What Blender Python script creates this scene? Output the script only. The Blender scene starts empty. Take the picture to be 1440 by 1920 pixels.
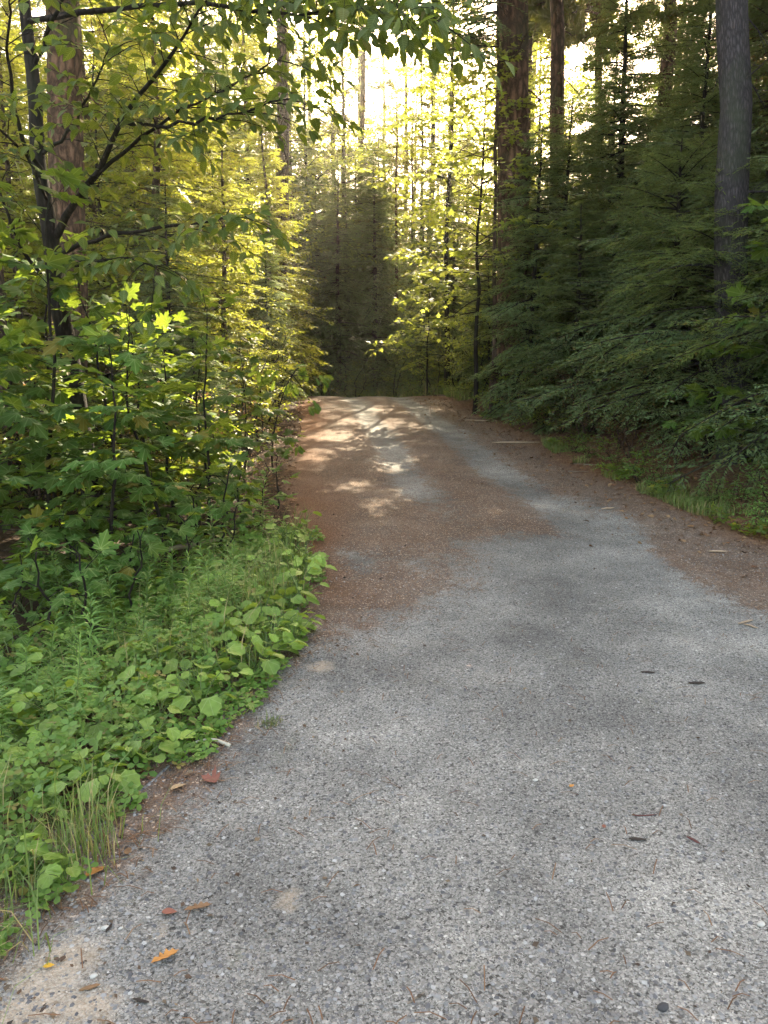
import bpy, math
import numpy as np
from mathutils import Vector

rng = np.random.default_rng(11)
scene = bpy.context.scene
COL = scene.collection
PI = math.pi
R = math.radians

# ------------------------------------------------------------------ camera
CAM_H = 1.6
PITCH = R(10.7)
FPX = 1434.0
cam_d = bpy.data.cameras.new("camera")
cam = bpy.data.objects.new("camera", cam_d)
COL.objects.link(cam)
cam.location = (0, 0, CAM_H)
cam.rotation_euler = (R(90) - PITCH, 0, 0)
cam_d.sensor_fit = 'VERTICAL'
cam_d.angle_y = 2 * math.atan(960 / FPX)
cam_d.clip_start = 0.05
cam_d.clip_end = 3000
scene.camera = cam


def ray(u, v):
    a = (u - 720) / FPX
    b = (960 - v) / FPX
    return np.array([a, math.cos(PITCH) + b * math.sin(PITCH), -math.sin(PITCH) + b * math.cos(PITCH)])


def at(u, v, y):
    d = ray(u, v)
    return np.array([0, 0, CAM_H]) + d * (y / d[1])


# ------------------------------------------------------------------ noise
def vnoise(x, y, s, seed=0):
    x = np.asarray(x, float) / s + 137.3 * seed
    y = np.asarray(y, float) / s - 71.7 * seed
    xi = np.floor(x).astype(np.int64); yi = np.floor(y).astype(np.int64)
    fx = x - xi; fy = y - yi
    fx = fx * fx * (3 - 2 * fx); fy = fy * fy * (3 - 2 * fy)

    def h(i, j):
        n = (i * 374761393 + j * 668265263 + seed * 974711) & 0x7fffffff
        n = ((n ^ (n >> 13)) * 1274126177) & 0x7fffffff
        n = n ^ (n >> 16)
        return (n & 0xffff) / 65535.0
    a = h(xi, yi); b = h(xi + 1, yi); c = h(xi, yi + 1); d = h(xi + 1, yi + 1)
    return (a * (1 - fx) + b * fx) * (1 - fy) + (c * (1 - fx) + d * fx) * fy


def fbm(x, y, s, o=4, seed=0):
    t = 0; a = .5; tot = 0
    for k in range(o):
        t = t + a * vnoise(x, y, s / 2 ** k, seed + k); tot += a; a *= .5
    return t / tot


def sstep(a, b, x):
    t = np.clip((x - a) / (b - a), 0, 1)
    return t * t * (3 - 2 * t)


# ------------------------------------------------------------------ terrain
_yl = [-60, 0, 2.1, 3.3, 4.5, 6.1, 9.2, 14, 18, 20]
_xl = [-3.0, -1.75, -1.06, -.70, -.50, -.58, -1.0, -1.4, -1.75, -2.0]
_yr = [-60, 0, 5, 6.7, 10.2, 13, 17, 20]
_xr = [6, 6, 4.3, 3.3, 2.7, 2.4, 1.85, 1.5]
_zy = [-60, 0, 3, 6, 10, 14, 17, 19.5, 21, 23, 27, 35, 60, 150, 3000]
_zz = [0, 0, 0.0, .08, .30, .55, .73, .86, .86, .70, .36, 0, -.5, -1.5, -6]


def xl(y): return np.interp(y, _yl, _xl)
def xr(y): return np.interp(y, _yr, _xr)


def zroad(y):
    y = np.asarray(y, float)
    w = 0
    for o in (-1.2, -.6, 0, .6, 1.2):
        w = w + np.interp(y + o, _zy, _zz)
    return w / 5


def road_sd(x, y):
    """positive outside the track, negative inside"""
    x = np.asarray(x, float); y = np.asarray(y, float)
    d1 = np.maximum(xl(y) - x, x - xr(y))
    d1 = np.where(y > 20, np.maximum(d1, y - 20), d1)
    pts = np.array([(-.25, 19), (-.9, 21.2), (-3.2, 23.2), (-8, 25), (-18, 26), (-60, 27)], float)
    d2 = np.full(np.broadcast(x, y).shape, 1e9)
    for p, q in zip(pts[:-1], pts[1:]):
        v = q - p
        t = np.clip(((x - p[0]) * v[0] + (y - p[1]) * v[1]) / (v @ v), 0, 1)
        d2 = np.minimum(d2, np.hypot(x - p[0] - t * v[0], y - p[1] - t * v[1]))
    return np.minimum(d1, d2 - 1.65)


def zg(x, y):
    x = np.asarray(x, float); y = np.asarray(y, float)
    z = zroad(y)
    left = np.clip(xl(np.minimum(y, 20)) - x, 0, None)
    right = np.clip(x - xr(np.minimum(y, 20)), 0, None)
    near = 1 - sstep(11, 19, y)
    z = z - near * .38 * sstep(.1, 1.6, left) + near * .75 * sstep(3.0, 8, left)
    z = z + .30 * sstep(0, 2.2, right) * (1 - sstep(20, 30, y)) + .5 * sstep(2, 10, right) * (1 - sstep(20, 30, y))
    off = sstep(0, .8, road_sd(x, y))
    z = z + off * (.16 * (fbm(x, y, 1.6, 4, 3) - .5) + .3 * (fbm(x, y, 6, 2, 9) - .5))
    ye = np.minimum(y, 20); c0 = (xl(ye) + xr(ye)) / 2
    rut = np.exp(-((x - c0 + .62) / .25) ** 2) + np.exp(-((x - c0 - .62) / .25) ** 2)
    z = z + (1 - off) * (.035 * (fbm(x, y, 1.1, 3, 5) - .5) + .012 * (fbm(x, y, .28, 2, 6) - .5) - .035 * rut * sstep(5, 9, y))
    return z


def ground_hit(u, v):
    d = ray(u, v)
    t = 1.0
    for _ in range(4000):
        p = np.array([0, 0, CAM_H]) + d * t
        if p[2] <= zg(p[0], p[1]):
            break
        t += .01
    return p


# ------------------------------------------------------------------ mesh helpers
class Geo:
    def __init__(s):
        s.V = []; s.F = []; s.n = 0; s.A = {}

    def add(s, V, F, m=0):
        V = np.asarray(V, np.float32).reshape(-1, 3)
        s.V.append(V)
        s.F.append((np.asarray(F, np.int64) + s.n, m))
        s.n += len(V)

    def extend(s, g, off=(0, 0, 0), sc=1.0):
        for (F, m) in g.F:
            s.F.append((F + s.n, m))
        for V in g.V:
            s.V.append((V * sc + np.asarray(off)).astype(np.float32))
        s.n += g.n

    def mesh(s, name, mats, smooth=False):
        me = bpy.data.meshes.new(name)
        V = np.concatenate(s.V)
        me.vertices.add(len(V))
        me.vertices.foreach_set("co", V.ravel())
        li = np.concatenate([f.ravel() for f, _ in s.F])
        tot = np.concatenate([np.full(len(f), f.shape[1]) for f, _ in s.F])
        mi = np.concatenate([np.full(len(f), m) for f, m in s.F])
        st = np.concatenate([[0], np.cumsum(tot)[:-1]])
        me.loops.add(len(li))
        me.loops.foreach_set("vertex_index", li.astype(np.int32))
        me.polygons.add(len(tot))
        me.polygons.foreach_set("loop_start", st.astype(np.int32))
        me.polygons.foreach_set("material_index", mi.astype(np.int32))
        if smooth:
            me.polygons.foreach_set("use_smooth", np.ones(len(tot), bool))
        for m in (mats if isinstance(mats, (list, tuple)) else [mats]):
            me.materials.append(m)
        if any(a is not None for a in s.A.values()):
            A = np.zeros((len(V), 3), np.float32); A[:, 1] = -9; k = 0
            for i, v in enumerate(s.V):
                a = s.A.get(i)
                if a is not None: A[k:k + len(v), :2] = a
                k += len(v)
            at_ = me.attributes.new('leaf', 'FLOAT_VECTOR', 'POINT'); at_.data.foreach_set('vector', A.ravel())
        me.update(calc_edges=True)
        return me

    def build(s, name, mats, parent=None, smooth=False):
        o = bpy.data.objects.new(name, s.mesh(name, mats, smooth))
        COL.objects.link(o)
        if parent is not None:
            o.parent = parent
        return o


def norm(v):
    return v / np.maximum(np.linalg.norm(v, axis=-1, keepdims=True), 1e-9)


def tube(g, P, rad, n=6, rough=0.0, seed=0, m=0, cap=True):
    P = np.asarray(P, float); rad = np.broadcast_to(np.asarray(rad, float), (len(P),))
    T = norm(np.gradient(P, axis=0))
    mean = norm((P[-1] - P[0])[None])[0]
    ref = np.eye(3)[np.argmin(np.abs(mean))]
    N = norm(np.cross(T, ref)); B = np.cross(T, N)
    a = np.arange(n) / n * 2 * PI
    rr = rad[:, None] * np.ones((1, n))
    if rough:
        r2 = np.random.default_rng(seed)
        rr = rr * (1 + rough * (r2.random((len(P), n)) - .5) + rough * .8 * (r2.random((1, n)) - .5))
    V = P[:, None] + rr[..., None] * (np.cos(a)[None, :, None] * N[:, None] + np.sin(a)[None, :, None] * B[:, None])
    i = np.arange(len(P) - 1)[:, None]; j = np.arange(n)[None]
    k = (j + 1) % n
    F = np.stack([i * n + j, i * n + k, (i + 1) * n + k, (i + 1) * n + j], -1).reshape(-1, 4)
    g.add(V.reshape(-1, 3), F, m)


def interp_path(P, n):
    """smooth path through points"""
    P = np.asarray(P, float)
    t = np.linspace(0, 1, len(P)); s = np.linspace(0, 1, n)
    out = np.stack([np.interp(s, t, P[:, k]) for k in range(3)], 1)
    for _ in range(2):
        o2 = out.copy(); o2[1:-1] = (out[:-2] + 2 * out[1:-1] + out[2:]) / 4; out = o2
    return out


def scatter(g, T, F, P, D, Nn, S, m=0):
    """leaf template T (y along the leaf, z normal) at P, direction D, normal hint Nn, size S"""
    D = norm(D); X = norm(np.cross(D, Nn)); Z = np.cross(X, D)
    g.A[len(g.V)] = np.tile(T[:, :2], (len(P), 1)) if len(T) > 8 else None
    S = np.broadcast_to(np.asarray(S, float), (len(P),))[:, None, None]
    V = P[:, None] + S * (T[None, :, 0:1] * X[:, None] + T[None, :, 1:2] * D[:, None] + T[None, :, 2:3] * Z[:, None])
    FF = (np.asarray(F)[None] + (np.arange(len(P)) * len(T))[:, None, None]).reshape(-1, np.asarray(F).shape[1])
    g.add(V.reshape(-1, 3), FF, m)


# leaf templates: y is the midrib, z up
def fan(outline, centre):
    V = np.array([centre] + list(outline), float); n = len(outline)
    F = np.array([(0, 1 + i, 1 + (i + 1) % n) for i in range(n)])
    return V, F


def cup(pts, k=.25, droop=.15):
    return [(x, y, k * abs(x) ** 1.3 - droop * y * y) for x, y in pts]


_half = [(0, 0), (.08, -.07), (.22, -.06), (.42, -.03), (.34, .06), (.36, .15), (.26, .2), (.44, .26), (.60, .42), (.47, .42),
         (.40, .52), (.28, .47), (.19, .46), (.24, .62), (.28, .74), (.15, .76), (.08, .88)]
_mo = _half + [(0, 1.0)] + [(-x, y) for x, y in _half[::-1][:-1]]
MAPLE = fan(cup(_mo, -.25, .12), (0, .28, 0.0))
_ov = [(0, 0), (.16, .10), (.27, .28), (.29, .45), (.22, .66), (.11, .85), (0, 1.0), (-.11, .85), (-.22, .66), (-.29, .45), (-.27, .28), (-.16, .1)]
OVATE = fan(cup(_ov, .35, .25), (0, .45, -.05))
SIMPLE = (np.array([(0, 0, 0), (.27, .42, .06), (0, 1, -.12), (-.27, .42, .06)]), np.array([(0, 1, 2), (0, 2, 3)]))
_ms = [(0, 0), (.38, .0), (.28, .2), (.56, .46), (.2, .48), (0, 1), (-.2, .48), (-.56, .46), (-.28, .2), (-.38, 0)]
MAPLE_S = fan(cup(_ms, -.2, .12), (0, .25, 0))
_oak = [(0, 0), (.10, .1), (.20, .2), (.10, .3), (.28, .42), (.14, .5), (.30, .64), (.15, .7), (.2, .84), (.08, .88), (0, 1), (-.08, .88), (-.2, .84), (-.15, .7), (-.30, .64), (-.14, .5), (-.28, .42), (-.1, .3), (-.2, .2), (-.1, .1)]
OAK = fan(cup(_oak, .3, .3), (0, .5, -.04))
_th = np.linspace(-.82 * PI, .82 * PI, 23)
_colt = [(0, .02)] + [(math.sin(t) * .5 * (1 + (.11 if i % 3 == 1 else -.03)), .5 + .52 * math.cos(t) * (1 + (.11 if i % 3 == 1 else -.03))) for i, t in enumerate(_th)]
COLT = fan([(x, y, .22 * abs(x) - .18 * (y - .4) ** 2) for x, y in _colt], (0, .30, -.03))
LANCE = (np.array([(0, 0, 0), (.085, .4, .03), (0, 1, -.25), (-.085, .4, .03), (0, .5, -.03)]), np.array([(0, 1, 4), (1, 2, 4), (4, 2, 3), (0, 4, 3)]))
_t3 = []
TRI_V = [(0, 0, 0)]; TRI_F = []
for a in (-1.9, 0, 1.9):
    b = len(TRI_V)
    dx, dy = math.sin(a), math.cos(a)
    for (p, q) in ((.45, .38), (1.0, .25), (1.0, -.25), (.45, -.38)):
        TRI_V.append((dx * p - dy * q * .9, dy * p + dx * q * .9, .06 * p))
    TRI_F += [(0, b + 3, b + 2), (0, b + 2, b + 1), (0, b + 1, b)]
TRI = (np.array(TRI_V), np.array(TRI_F))


# ------------------------------------------------------------------ materials
def newmat(name):
    m = bpy.data.materials.new(name); m.use_nodes = True
    nt = m.node_tree; nt.nodes.clear()
    return m, nt, nt.nodes.new('ShaderNodeOutputMaterial')


def N(nt, t, **kw):
    n = nt.nodes.new(t)
    for k, v in kw.items():
        if k.startswith('i_'):
            n.inputs[k[2:].replace('_', ' ')].default_value = v
        else:
            setattr(n, k, v)
    return n


def mixc(nt, fac, a, b, blend='MIX'):
    n = nt.nodes.new('ShaderNodeMix'); n.data_type = 'RGBA'; n.blend_type = blend
    for s, v in ((0, fac), (6, a), (7, b)):
        if hasattr(v, 'links') or hasattr(v, 'is_linked'):
            nt.links.new(v, n.inputs[s])
        else:
            n.inputs[s].default_value = v if s == 0 else (*v, 1) if len(v) == 3 else v
    return n.outputs[2]


def ramp(nt, inp, stops):
    r = nt.nodes.new('ShaderNodeValToRGB')
    e = r.color_ramp.elements
    e[0].position, e[0].color = stops[0][0], (*stops[0][1], 1)
    e[1].position, e[1].color = stops[-1][0], (*stops[-1][1], 1)
    for p, c in stops[1:-1]:
        q = e.new(p); q.color = (*c, 1)
    nt.links.new(inp, r.inputs[0])
    return r.outputs[0]


def leafmat(name, ca, cb, tr, trans=.45, rough=.5, spec=.3, brown=None, pb=.04, veins=None):
    """reflecting colours ca..cb vary leaf by leaf, tr = colour of light passing through"""
    m, nt, out = newmat(name)
    geo = N(nt, 'ShaderNodeNewGeometry')
    stops = [(0, ca), (.5, tuple((x + y) / 2 for x, y in zip(ca, cb))), (1, cb)]
    if brown:
        stops = [(0, ca), (1 - pb * 1.5, cb), (1 - pb, brown), (1, brown)]
    c = ramp(nt, geo.outputs['Random Per Island'], stops)
    oi = N(nt, 'ShaderNodeObjectInfo')
    hsv = N(nt, 'ShaderNodeHueSaturation')
    mr = N(nt, 'ShaderNodeMapRange'); mr.inputs[3].default_value = .72; mr.inputs[4].default_value = 1.3
    nt.links.new(oi.outputs['Random'], mr.inputs[0]); nt.links.new(mr.outputs[0], hsv.inputs['Value'])
    if veins:
        def mth(op, a, b=None, c3=None):
            n = N(nt, 'ShaderNodeMath', operation=op)
            for i, v in enumerate((a, b, c3)):
                if v is None: continue
                if isinstance(v, (int, float)): n.inputs[i].default_value = v
                else: nt.links.new(v, n.inputs[i])
            return n.outputs[0]
        at_ = N(nt, 'ShaderNodeAttribute'); at_.attribute_name = 'leaf'
        sx = N(nt, 'ShaderNodeSeparateXYZ'); nt.links.new(at_.outputs['Vector'], sx.inputs[0])
        X, Y = sx.outputs[0], mth('SUBTRACT', sx.outputs[1], .02)
        if veins == 'palm':
            ang = mth('ARCTAN2', X, Y); q = mth('DIVIDE', ang, .62)
            off = mth('ABSOLUTE', mth('SUBTRACT', q, mth('ROUND', q)))
            rad = mth('SQRT', mth('ADD', mth('MULTIPLY', X, X), mth('MULTIPLY', Y, Y)))
            d = mth('MULTIPLY', mth('MULTIPLY', off, .62), rad)
        else:
            ax = mth('ABSOLUTE', X); q = mth('MULTIPLY', mth('SUBTRACT', Y, mth('MULTIPLY', ax, .8)), 8.0)
            d = mth('MINIMUM', ax, mth('MULTIPLY', mth('ABSOLUTE', mth('SUBTRACT', q, mth('ROUND', q))), .16))
        vf = ramp(nt, d, [(.006, (1, 1, 1)), (.022, (0, 0, 0))])
        no = N(nt, 'ShaderNodeTexNoise', i_Scale=34.0, i_Detail=5.0, i_Roughness=.65)
        tc = N(nt, 'ShaderNodeTexCoord'); nt.links.new(tc.outputs['Object'], no.inputs[0])
        c = mixc(nt, 1.0, c, ramp(nt, no.outputs['Fac'], [(.3, (.68, .7, .62)), (.7, (1.25, 1.2, 1.1))]), 'MULTIPLY')
        sp = ramp(nt, no.outputs['Fac'], [(.715, (0, 0, 0)), (.735, (.8, .8, .8))])
        c = mixc(nt, sp, c, (.14, .09, .03))
        c = mixc(nt, vf, c, mixc(nt, .5, c, (.3, .36, .14)))
    nt.links.new(c, hsv.inputs['Color'])
    p = N(nt, 'ShaderNodeBsdfPrincipled', i_Roughness=rough)
    p.inputs['Specular IOR Level'].default_value = spec
    nt.links.new(hsv.outputs[0], p.inputs['Base Color'])
    t = N(nt, 'ShaderNodeBsdfTranslucent')
    tc = mixc(nt, .35, tr, hsv.outputs[0])
    nt.links.new(tc, t.inputs[0])
    mx = N(nt, 'ShaderNodeMixShader'); mx.inputs[0].default_value = trans
    nt.links.new(p.outputs[0], mx.inputs[1]); nt.links.new(t.outputs[0], mx.inputs[2])
    nt.links.new(mx.outputs[0], out.inputs[0])
    return m


def barkmat(name, dark, light, scale=(14, 14, 2.2), bump=.6, moss=0.0):
    m, nt, out = newmat(name)
    tc = N(nt, 'ShaderNodeTexCoord')
    mp = N(nt, 'ShaderNodeMapping'); mp.inputs['Scale'].default_value = scale
    nt.links.new(tc.outputs['Object'], mp.inputs[0])
    v = N(nt, 'ShaderNodeTexVoronoi', feature='DISTANCE_TO_EDGE', i_Scale=1.0)
    no = N(nt, 'ShaderNodeTexNoise', i_Scale=3.0, i_Detail=6.0, i_Roughness=.7)
    nt.links.new(mp.outputs[0], no.inputs[0])
    wob = N(nt, 'ShaderNodeVectorMath', operation='MULTIPLY_ADD'); wob.inputs[1].default_value = (.9, .9, .9)
    nt.links.new(no.outputs['Color'], wob.inputs[0]); nt.links.new(mp.outputs[0], wob.inputs[2])
    nt.links.new(wob.outputs[0], v.inputs['Vector'])
    f = ramp(nt, v.outputs['Distance'], [(0, (0, 0, 0)), (.35, (1, 1, 1))])
    c = mixc(nt, f, dark, light)
    c = mixc(nt, no.outputs['Fac'], mixc(nt, .55, c, (0, 0, 0)), c)
    if moss:
        n2 = N(nt, 'ShaderNodeTexNoise', i_Scale=1.3, i_Detail=5.0)
        nt.links.new(tc.outputs['Object'], n2.inputs[0])
        f2 = ramp(nt, n2.outputs['Fac'], [(.5, (0, 0, 0)), (.66, (moss,) * 3)])
        c = mixc(nt, f2, c, (.07, .09, .05))
    p = N(nt, 'ShaderNodeBsdfPrincipled', i_Roughness=.9)
    p.inputs['Specular IOR Level'].default_value = .15
    nt.links.new(c, p.inputs['Base Color'])
    b = N(nt, 'ShaderNodeBump', i_Strength=bump, i_Distance=.02)
    ad = N(nt, 'ShaderNodeMath', operation='ADD')
    nt.links.new(f, ad.inputs[0]); nt.links.new(no.outputs['Fac'], ad.inputs[1])
    nt.links.new(ad.outputs[0], b.inputs['Height']); nt.links.new(b.outputs[0], p.inputs['Normal'])
    nt.links.new(p.outputs[0], out.inputs[0])
    return m


def plain(name, cols, rough=.8, spec=.2):
    m, nt, out = newmat(name)
    geo = N(nt, 'ShaderNodeNewGeometry')
    k = len(cols) - 1
    c = ramp(nt, geo.outputs['Random Per Island'], [(i / k, cc) for i, cc in enumerate(cols)]) if k else None
    p = N(nt, 'ShaderNodeBsdfPrincipled', i_Roughness=rough)
    p.inputs['Specular IOR Level'].default_value = spec
    tc = N(nt, 'ShaderNodeTexCoord'); no = N(nt, 'ShaderNodeTexNoise', i_Scale=60.0, i_Detail=4.0)
    nt.links.new(tc.outputs['Object'], no.inputs[0])
    base = c if c is not None else cols[0]
    c2 = mixc(nt, no.outputs['Fac'], mixc(nt, .5, base, (0.0, 0.0, 0.0)), base)
    nt.links.new(c2, p.inputs['Base Color'])
    nt.links.new(p.outputs[0], out.inputs[0])
    return m


M = {}
M['hemlock'] = leafmat('hemlock_needles', (.078, .128, .058), (.145, .21, .092), (.36, .42, .07), .42, .6, .15, brown=(.15, .09, .04), pb=.05)
M['spruce'] = leafmat('mixed_needles', (.05, .085, .018), (.09, .13, .03), (.66, .66, .07), .48, .5, .2, brown=(.18, .11, .03), pb=.05)
M['rust'] = leafmat('rusty_dead_needles', (.10, .055, .025), (.17, .10, .045), (.45, .24, .08), .35, .6, .15)
M['pine'] = leafmat('pine_needles', (.04, .07, .02), (.075, .105, .035), (.45, .45, .06), .42, .5, .3, brown=(.14, .08, .03), pb=.08)
M['maple'] = leafmat('maple_leaves', (.03, .075, .018), (.06, .125, .028), (.34, .44, .03), .42, .6, .12, brown=(.16, .13, .03), pb=.02, veins='palm')
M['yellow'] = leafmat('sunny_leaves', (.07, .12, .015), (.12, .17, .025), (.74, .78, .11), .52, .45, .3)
M['beech'] = leafmat('ovate_leaves', (.028, .058, .013), (.055, .095, .02), (.34, .42, .03), .40, .5, .22, brown=(.12, .09, .02), pb=.02, veins='pin')
M['shrub'] = leafmat('shrub_leaves', (.05, .10, .02), (.09, .15, .03), (.60, .64, .05), .52, .45, .35, brown=(.16, .09, .03), pb=.05)
M['colt'] = leafmat('coltsfoot_leaves', (.10, .19, .03), (.18, .28, .05), (.42, .55, .05), .3, .5, .35, brown=(.22, .2, .04), pb=.03, veins='palm')
M['weed'] = leafmat('weed_leaves', (.075, .16, .035), (.13, .23, .05), (.34, .46, .05), .3, .5, .3)
M['clover'] = leafmat('clover_leaves', (.08, .18, .03), (.15, .26, .045), (.36, .5, .05), .3, .5, .3, brown=(.2, .17, .05), pb=.04)
M['grass'] = leafmat('grass_blades', (.07, .12, .03), (.13, .18, .05), (.3, .38, .05), .3, .5, .3, brown=(.32, .25, .12), pb=.14)
M['litter'] = plain('dry_litter', [(.09, .045, .022), (.2, .11, .05), (.13, .06, .03), (.3, .2, .11), (.16, .08, .04)], .75)
M['needle_litter'] = plain('dry_needles', [(.10, .055, .03), (.19, .10, .055), (.14, .075, .04), (.27, .17, .10)], .8)
M['scrap'] = plain('bark_scraps', [(.05, .035, .028), (.13, .08, .05), (.07, .055, .045), (.26, .19, .12), (.035, .03, .028)], .85)
M['twig'] = plain('twig_bark', [(.10, .07, .05), (.2, .15, .11), (.06, .045, .035)], .85)
M['bark'] = barkmat('pine_bark', (.045, .03, .023), (.19, .13, .10), (11, 11, 4.2), 1.0, .25)
M['bark_red'] = barkmat('red_brown_bark', (.06, .036, .024), (.28, .165, .11), (10, 10, 3.6), 1.0, .35)
M['bark_grey'] = barkmat('grey_violet_bark', (.06, .055, .06), (.15, .135, .145), (26, 26, 8), 1.0, .45)
M['bark_dark'] = barkmat('dark_smooth_bark', (.014, .011, .009), (.04, .032, .026), (20, 20, 4), .4, .2)
M['stem'] = leafmat('green_stems', (.07, .13, .04), (.12, .16, .05), (.2, .25, .05), .1)
M['pale'] = plain('pale_stalk', [(.5, .47, .38)], .6)
M['stone'] = plain('gravel_stone', [(.07, .07, .075), (.16, .16, .165), (.25, .25, .25), (.12, .12, .13), (.36, .355, .35), (.2, .2, .2), (.28, .26, .24), (.09, .09, .1), (.2, .2, .205), (.46, .455, .44)], .85)
M['white_stone'] = plain('white_stone', [(.5, .49, .46)], .7)


def ground_material():
    m, nt, out = newmat('ground_gravel_and_needles')
    L = nt.links.new
    tc = N(nt, 'ShaderNodeTexCoord')
    P = tc.outputs['Object']

    def attr(n):
        a = N(nt, 'ShaderNodeAttribute'); a.attribute_name = n
        return a.outputs['Fac']
    # warp so that the grains are not round cells
    wn = N(nt, 'ShaderNodeTexNoise', i_Scale=55.0, i_Detail=2.0); L(P, wn.inputs[0])
    wv = N(nt, 'ShaderNodeVectorMath', operation='MULTIPLY_ADD'); wv.inputs[1].default_value = (.014, .014, .014)
    L(wn.outputs['Color'], wv.inputs[0]); L(P, wv.inputs[2])
    W = wv.outputs[0]
    v1 = N(nt, 'ShaderNodeTexVoronoi', i_Scale=120.0, i_Randomness=1.0); L(W, v1.inputs['Vector'])
    v2 = N(nt, 'ShaderNodeTexVoronoi', i_Scale=290.0); L(W, v2.inputs['Vector'])
    v3 = N(nt, 'ShaderNodeTexVoronoi', i_Scale=48.0); L(W, v3.inputs['Vector'])
    gre = [(0, (.055, .052, .048)), (.12, (.11, .106, .099)), (.3, (.195, .189, .177)), (.62, (.25, .243, .228)), (.88, (.31, .30, .283)), (.985, (.37, .36, .338)), (1, (.5, .485, .455))]

    def sepr(n):
        s = N(nt, 'ShaderNodeSeparateColor'); L(n.outputs['Color'], s.inputs[0]); return s
    s1, s2, s3 = sepr(v1), sepr(v2), sepr(v3)
    c1 = ramp(nt, s1.outputs[0], gre); c2 = ramp(nt, s2.outputs[0], gre)
    pick = ramp(nt, s1.outputs[1], [(.40, (0, 0, 0)), (.5, (1, 1, 1))])
    grav = mixc(nt, pick, c1, c2)
    big = ramp(nt, s3.outputs[1], [(.93, (0, 0, 0)), (.935, (1, 1, 1))])
    bigd = ramp(nt, v3.outputs['Distance'], [(.30, (1, 1, 1)), (.36, (0, 0, 0))])
    bm = mixc(nt, 1.0, big, bigd, 'MULTIPLY')
    grav = mixc(nt, bm, grav, ramp(nt, s3.outputs[0], [(0, (.07, .07, .075)), (.9, (.23, .225, .215)), (1, (.45, .44, .42))]))
    crev = ramp(nt, v1.outputs['Distance'], [(.45, (1, 1, 1)), (.8, (.35, .35, .35))])
    grav = mixc(nt, .6, grav, mixc(nt, 1.0, grav, crev, 'MULTIPLY'))
    # broad wear
    n1 = N(nt, 'ShaderNodeTexNoise', i_Scale=1.5, i_Detail=6.0, i_Roughness=.62); L(P, n1.inputs[0])
    wear = ramp(nt, n1.outputs['Fac'], [(.3, (.58, .58, .585)), (.5, (.9, .9, .9)), (.66, (1.2, 1.19, 1.17))])
    grav = mixc(nt, 1.0, grav, wear, 'MULTIPLY')
    n4 = N(nt, 'ShaderNodeTexNoise', i_Scale=.55, i_Detail=3.0, i_Roughness=.5); L(P, n4.inputs[0])
    grav = mixc(nt, 1.0, grav, ramp(nt, n4.outputs['Fac'], [(.36, (.72, .72, .72)), (.6, (1.14, 1.14, 1.13))]), 'MULTIPLY')
    n5 = N(nt, 'ShaderNodeTexNoise', i_Scale=3.2, i_Detail=7.0, i_Roughness=.7, i_Distortion=1.0); L(P, n5.inputs[0])
    grav = mixc(nt, ramp(nt, n5.outputs['Fac'], [(.60, (0, 0, 0)), (.72, (.55, .55, .55))]), grav, mixc(nt, .55, grav, (.15, .15, .09)))
    # needles
    def needles(rot, sx):
        mp = N(nt, 'ShaderNodeMapping'); mp.inputs['Rotation'].default_value = (0, 0, rot); mp.inputs['Scale'].default_value = (sx, sx * .16, 1)
        L(W, mp.inputs[0])
        n = N(nt, 'ShaderNodeTexNoise', i_Scale=1.0, i_Detail=3.0, i_Roughness=.6); L(mp.outputs[0], n.inputs[0])
        return n.outputs['Fac']
    a = needles(.5, 190); b = needles(-.9, 160); c = needles(1.9, 210)
    mx = N(nt, 'ShaderNodeMath', operation='MAXIMUM'); L(a, mx.inputs[0]); L(b, mx.inputs[1])
    mx2 = N(nt, 'ShaderNodeMath', operation='MAXIMUM'); L(mx.outputs[0], mx2.inputs[0]); L(c, mx2.inputs[1])
    ndl = ramp(nt, mx2.outputs[0], [(.42, (.04, .026, .018)), (.56, (.12, .075, .05)), (.66, (.20, .135, .092)), (.78, (.38, .29, .21))])
    n3 = N(nt, 'ShaderNodeTexNoise', i_Scale=2.4, i_Detail=5.0); L(P, n3.inputs[0])
    ndl = mixc(nt, 1.0, ndl, ramp(nt, n3.outputs['Fac'], [(.3, (.7, .66, .62)), (.7, (1.25, 1.15, 1.08))]), 'MULTIPLY')
    # tan flecks of wood chips
    fl = ramp(nt, s1.outputs[2], [(.93, (0, 0, 0)), (.945, (1, 1, 1))])
    ndl = mixc(nt, .30, ndl, grav)
    ndl = mixc(nt, fl, ndl, (.42, .33, .25))
    ndl = mixc(nt, attr('rust'), ndl, ramp(nt, mx2.outputs[0], [(.42, (.05, .022, .012)), (.58, (.17, .078, .036)), (.72, (.30, .16, .085)), (.82, (.42, .28, .17))]))
    soil = ramp(nt, mx2.outputs[0], [(.4, (.018, .012, .008)), (.6, (.06, .036, .022)), (.8, (.15, .10, .06))])
    # masks broken up by grain-size noise
    nb = N(nt, 'ShaderNodeTexNoise', i_Scale=7.0, i_Detail=9.0, i_Roughness=.82); L(P, nb.inputs[0])

    def edge(att, w=.42):
        ad = N(nt, 'ShaderNodeMath', operation='MULTIPLY_ADD'); ad.inputs[1].default_value = w * 2; ad.inputs[2].default_value = -w
        L(nb.outputs['Fac'], ad.inputs[0])
        s = N(nt, 'ShaderNodeMath', operation='ADD'); L(att, s.inputs[0]); L(ad.outputs[0], s.inputs[1])
        return ramp(nt, s.outputs[0], [(.34, (0, 0, 0)), (.66, (1, 1, 1))])
    col = mixc(nt, edge(attr('needle'), 1.15), grav, ndl)
    col = mixc(nt, edge(attr('soil'), .5), col, soil)
    dry = mixc(nt, .5, grav, (.42, .34, .25))
    col = mixc(nt, edge(attr('dust'), .5), col, dry)
    p = N(nt, 'ShaderNodeBsdfPrincipled', i_Roughness=.92)
    p.inputs['Specular IOR Level'].default_value = .2
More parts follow.
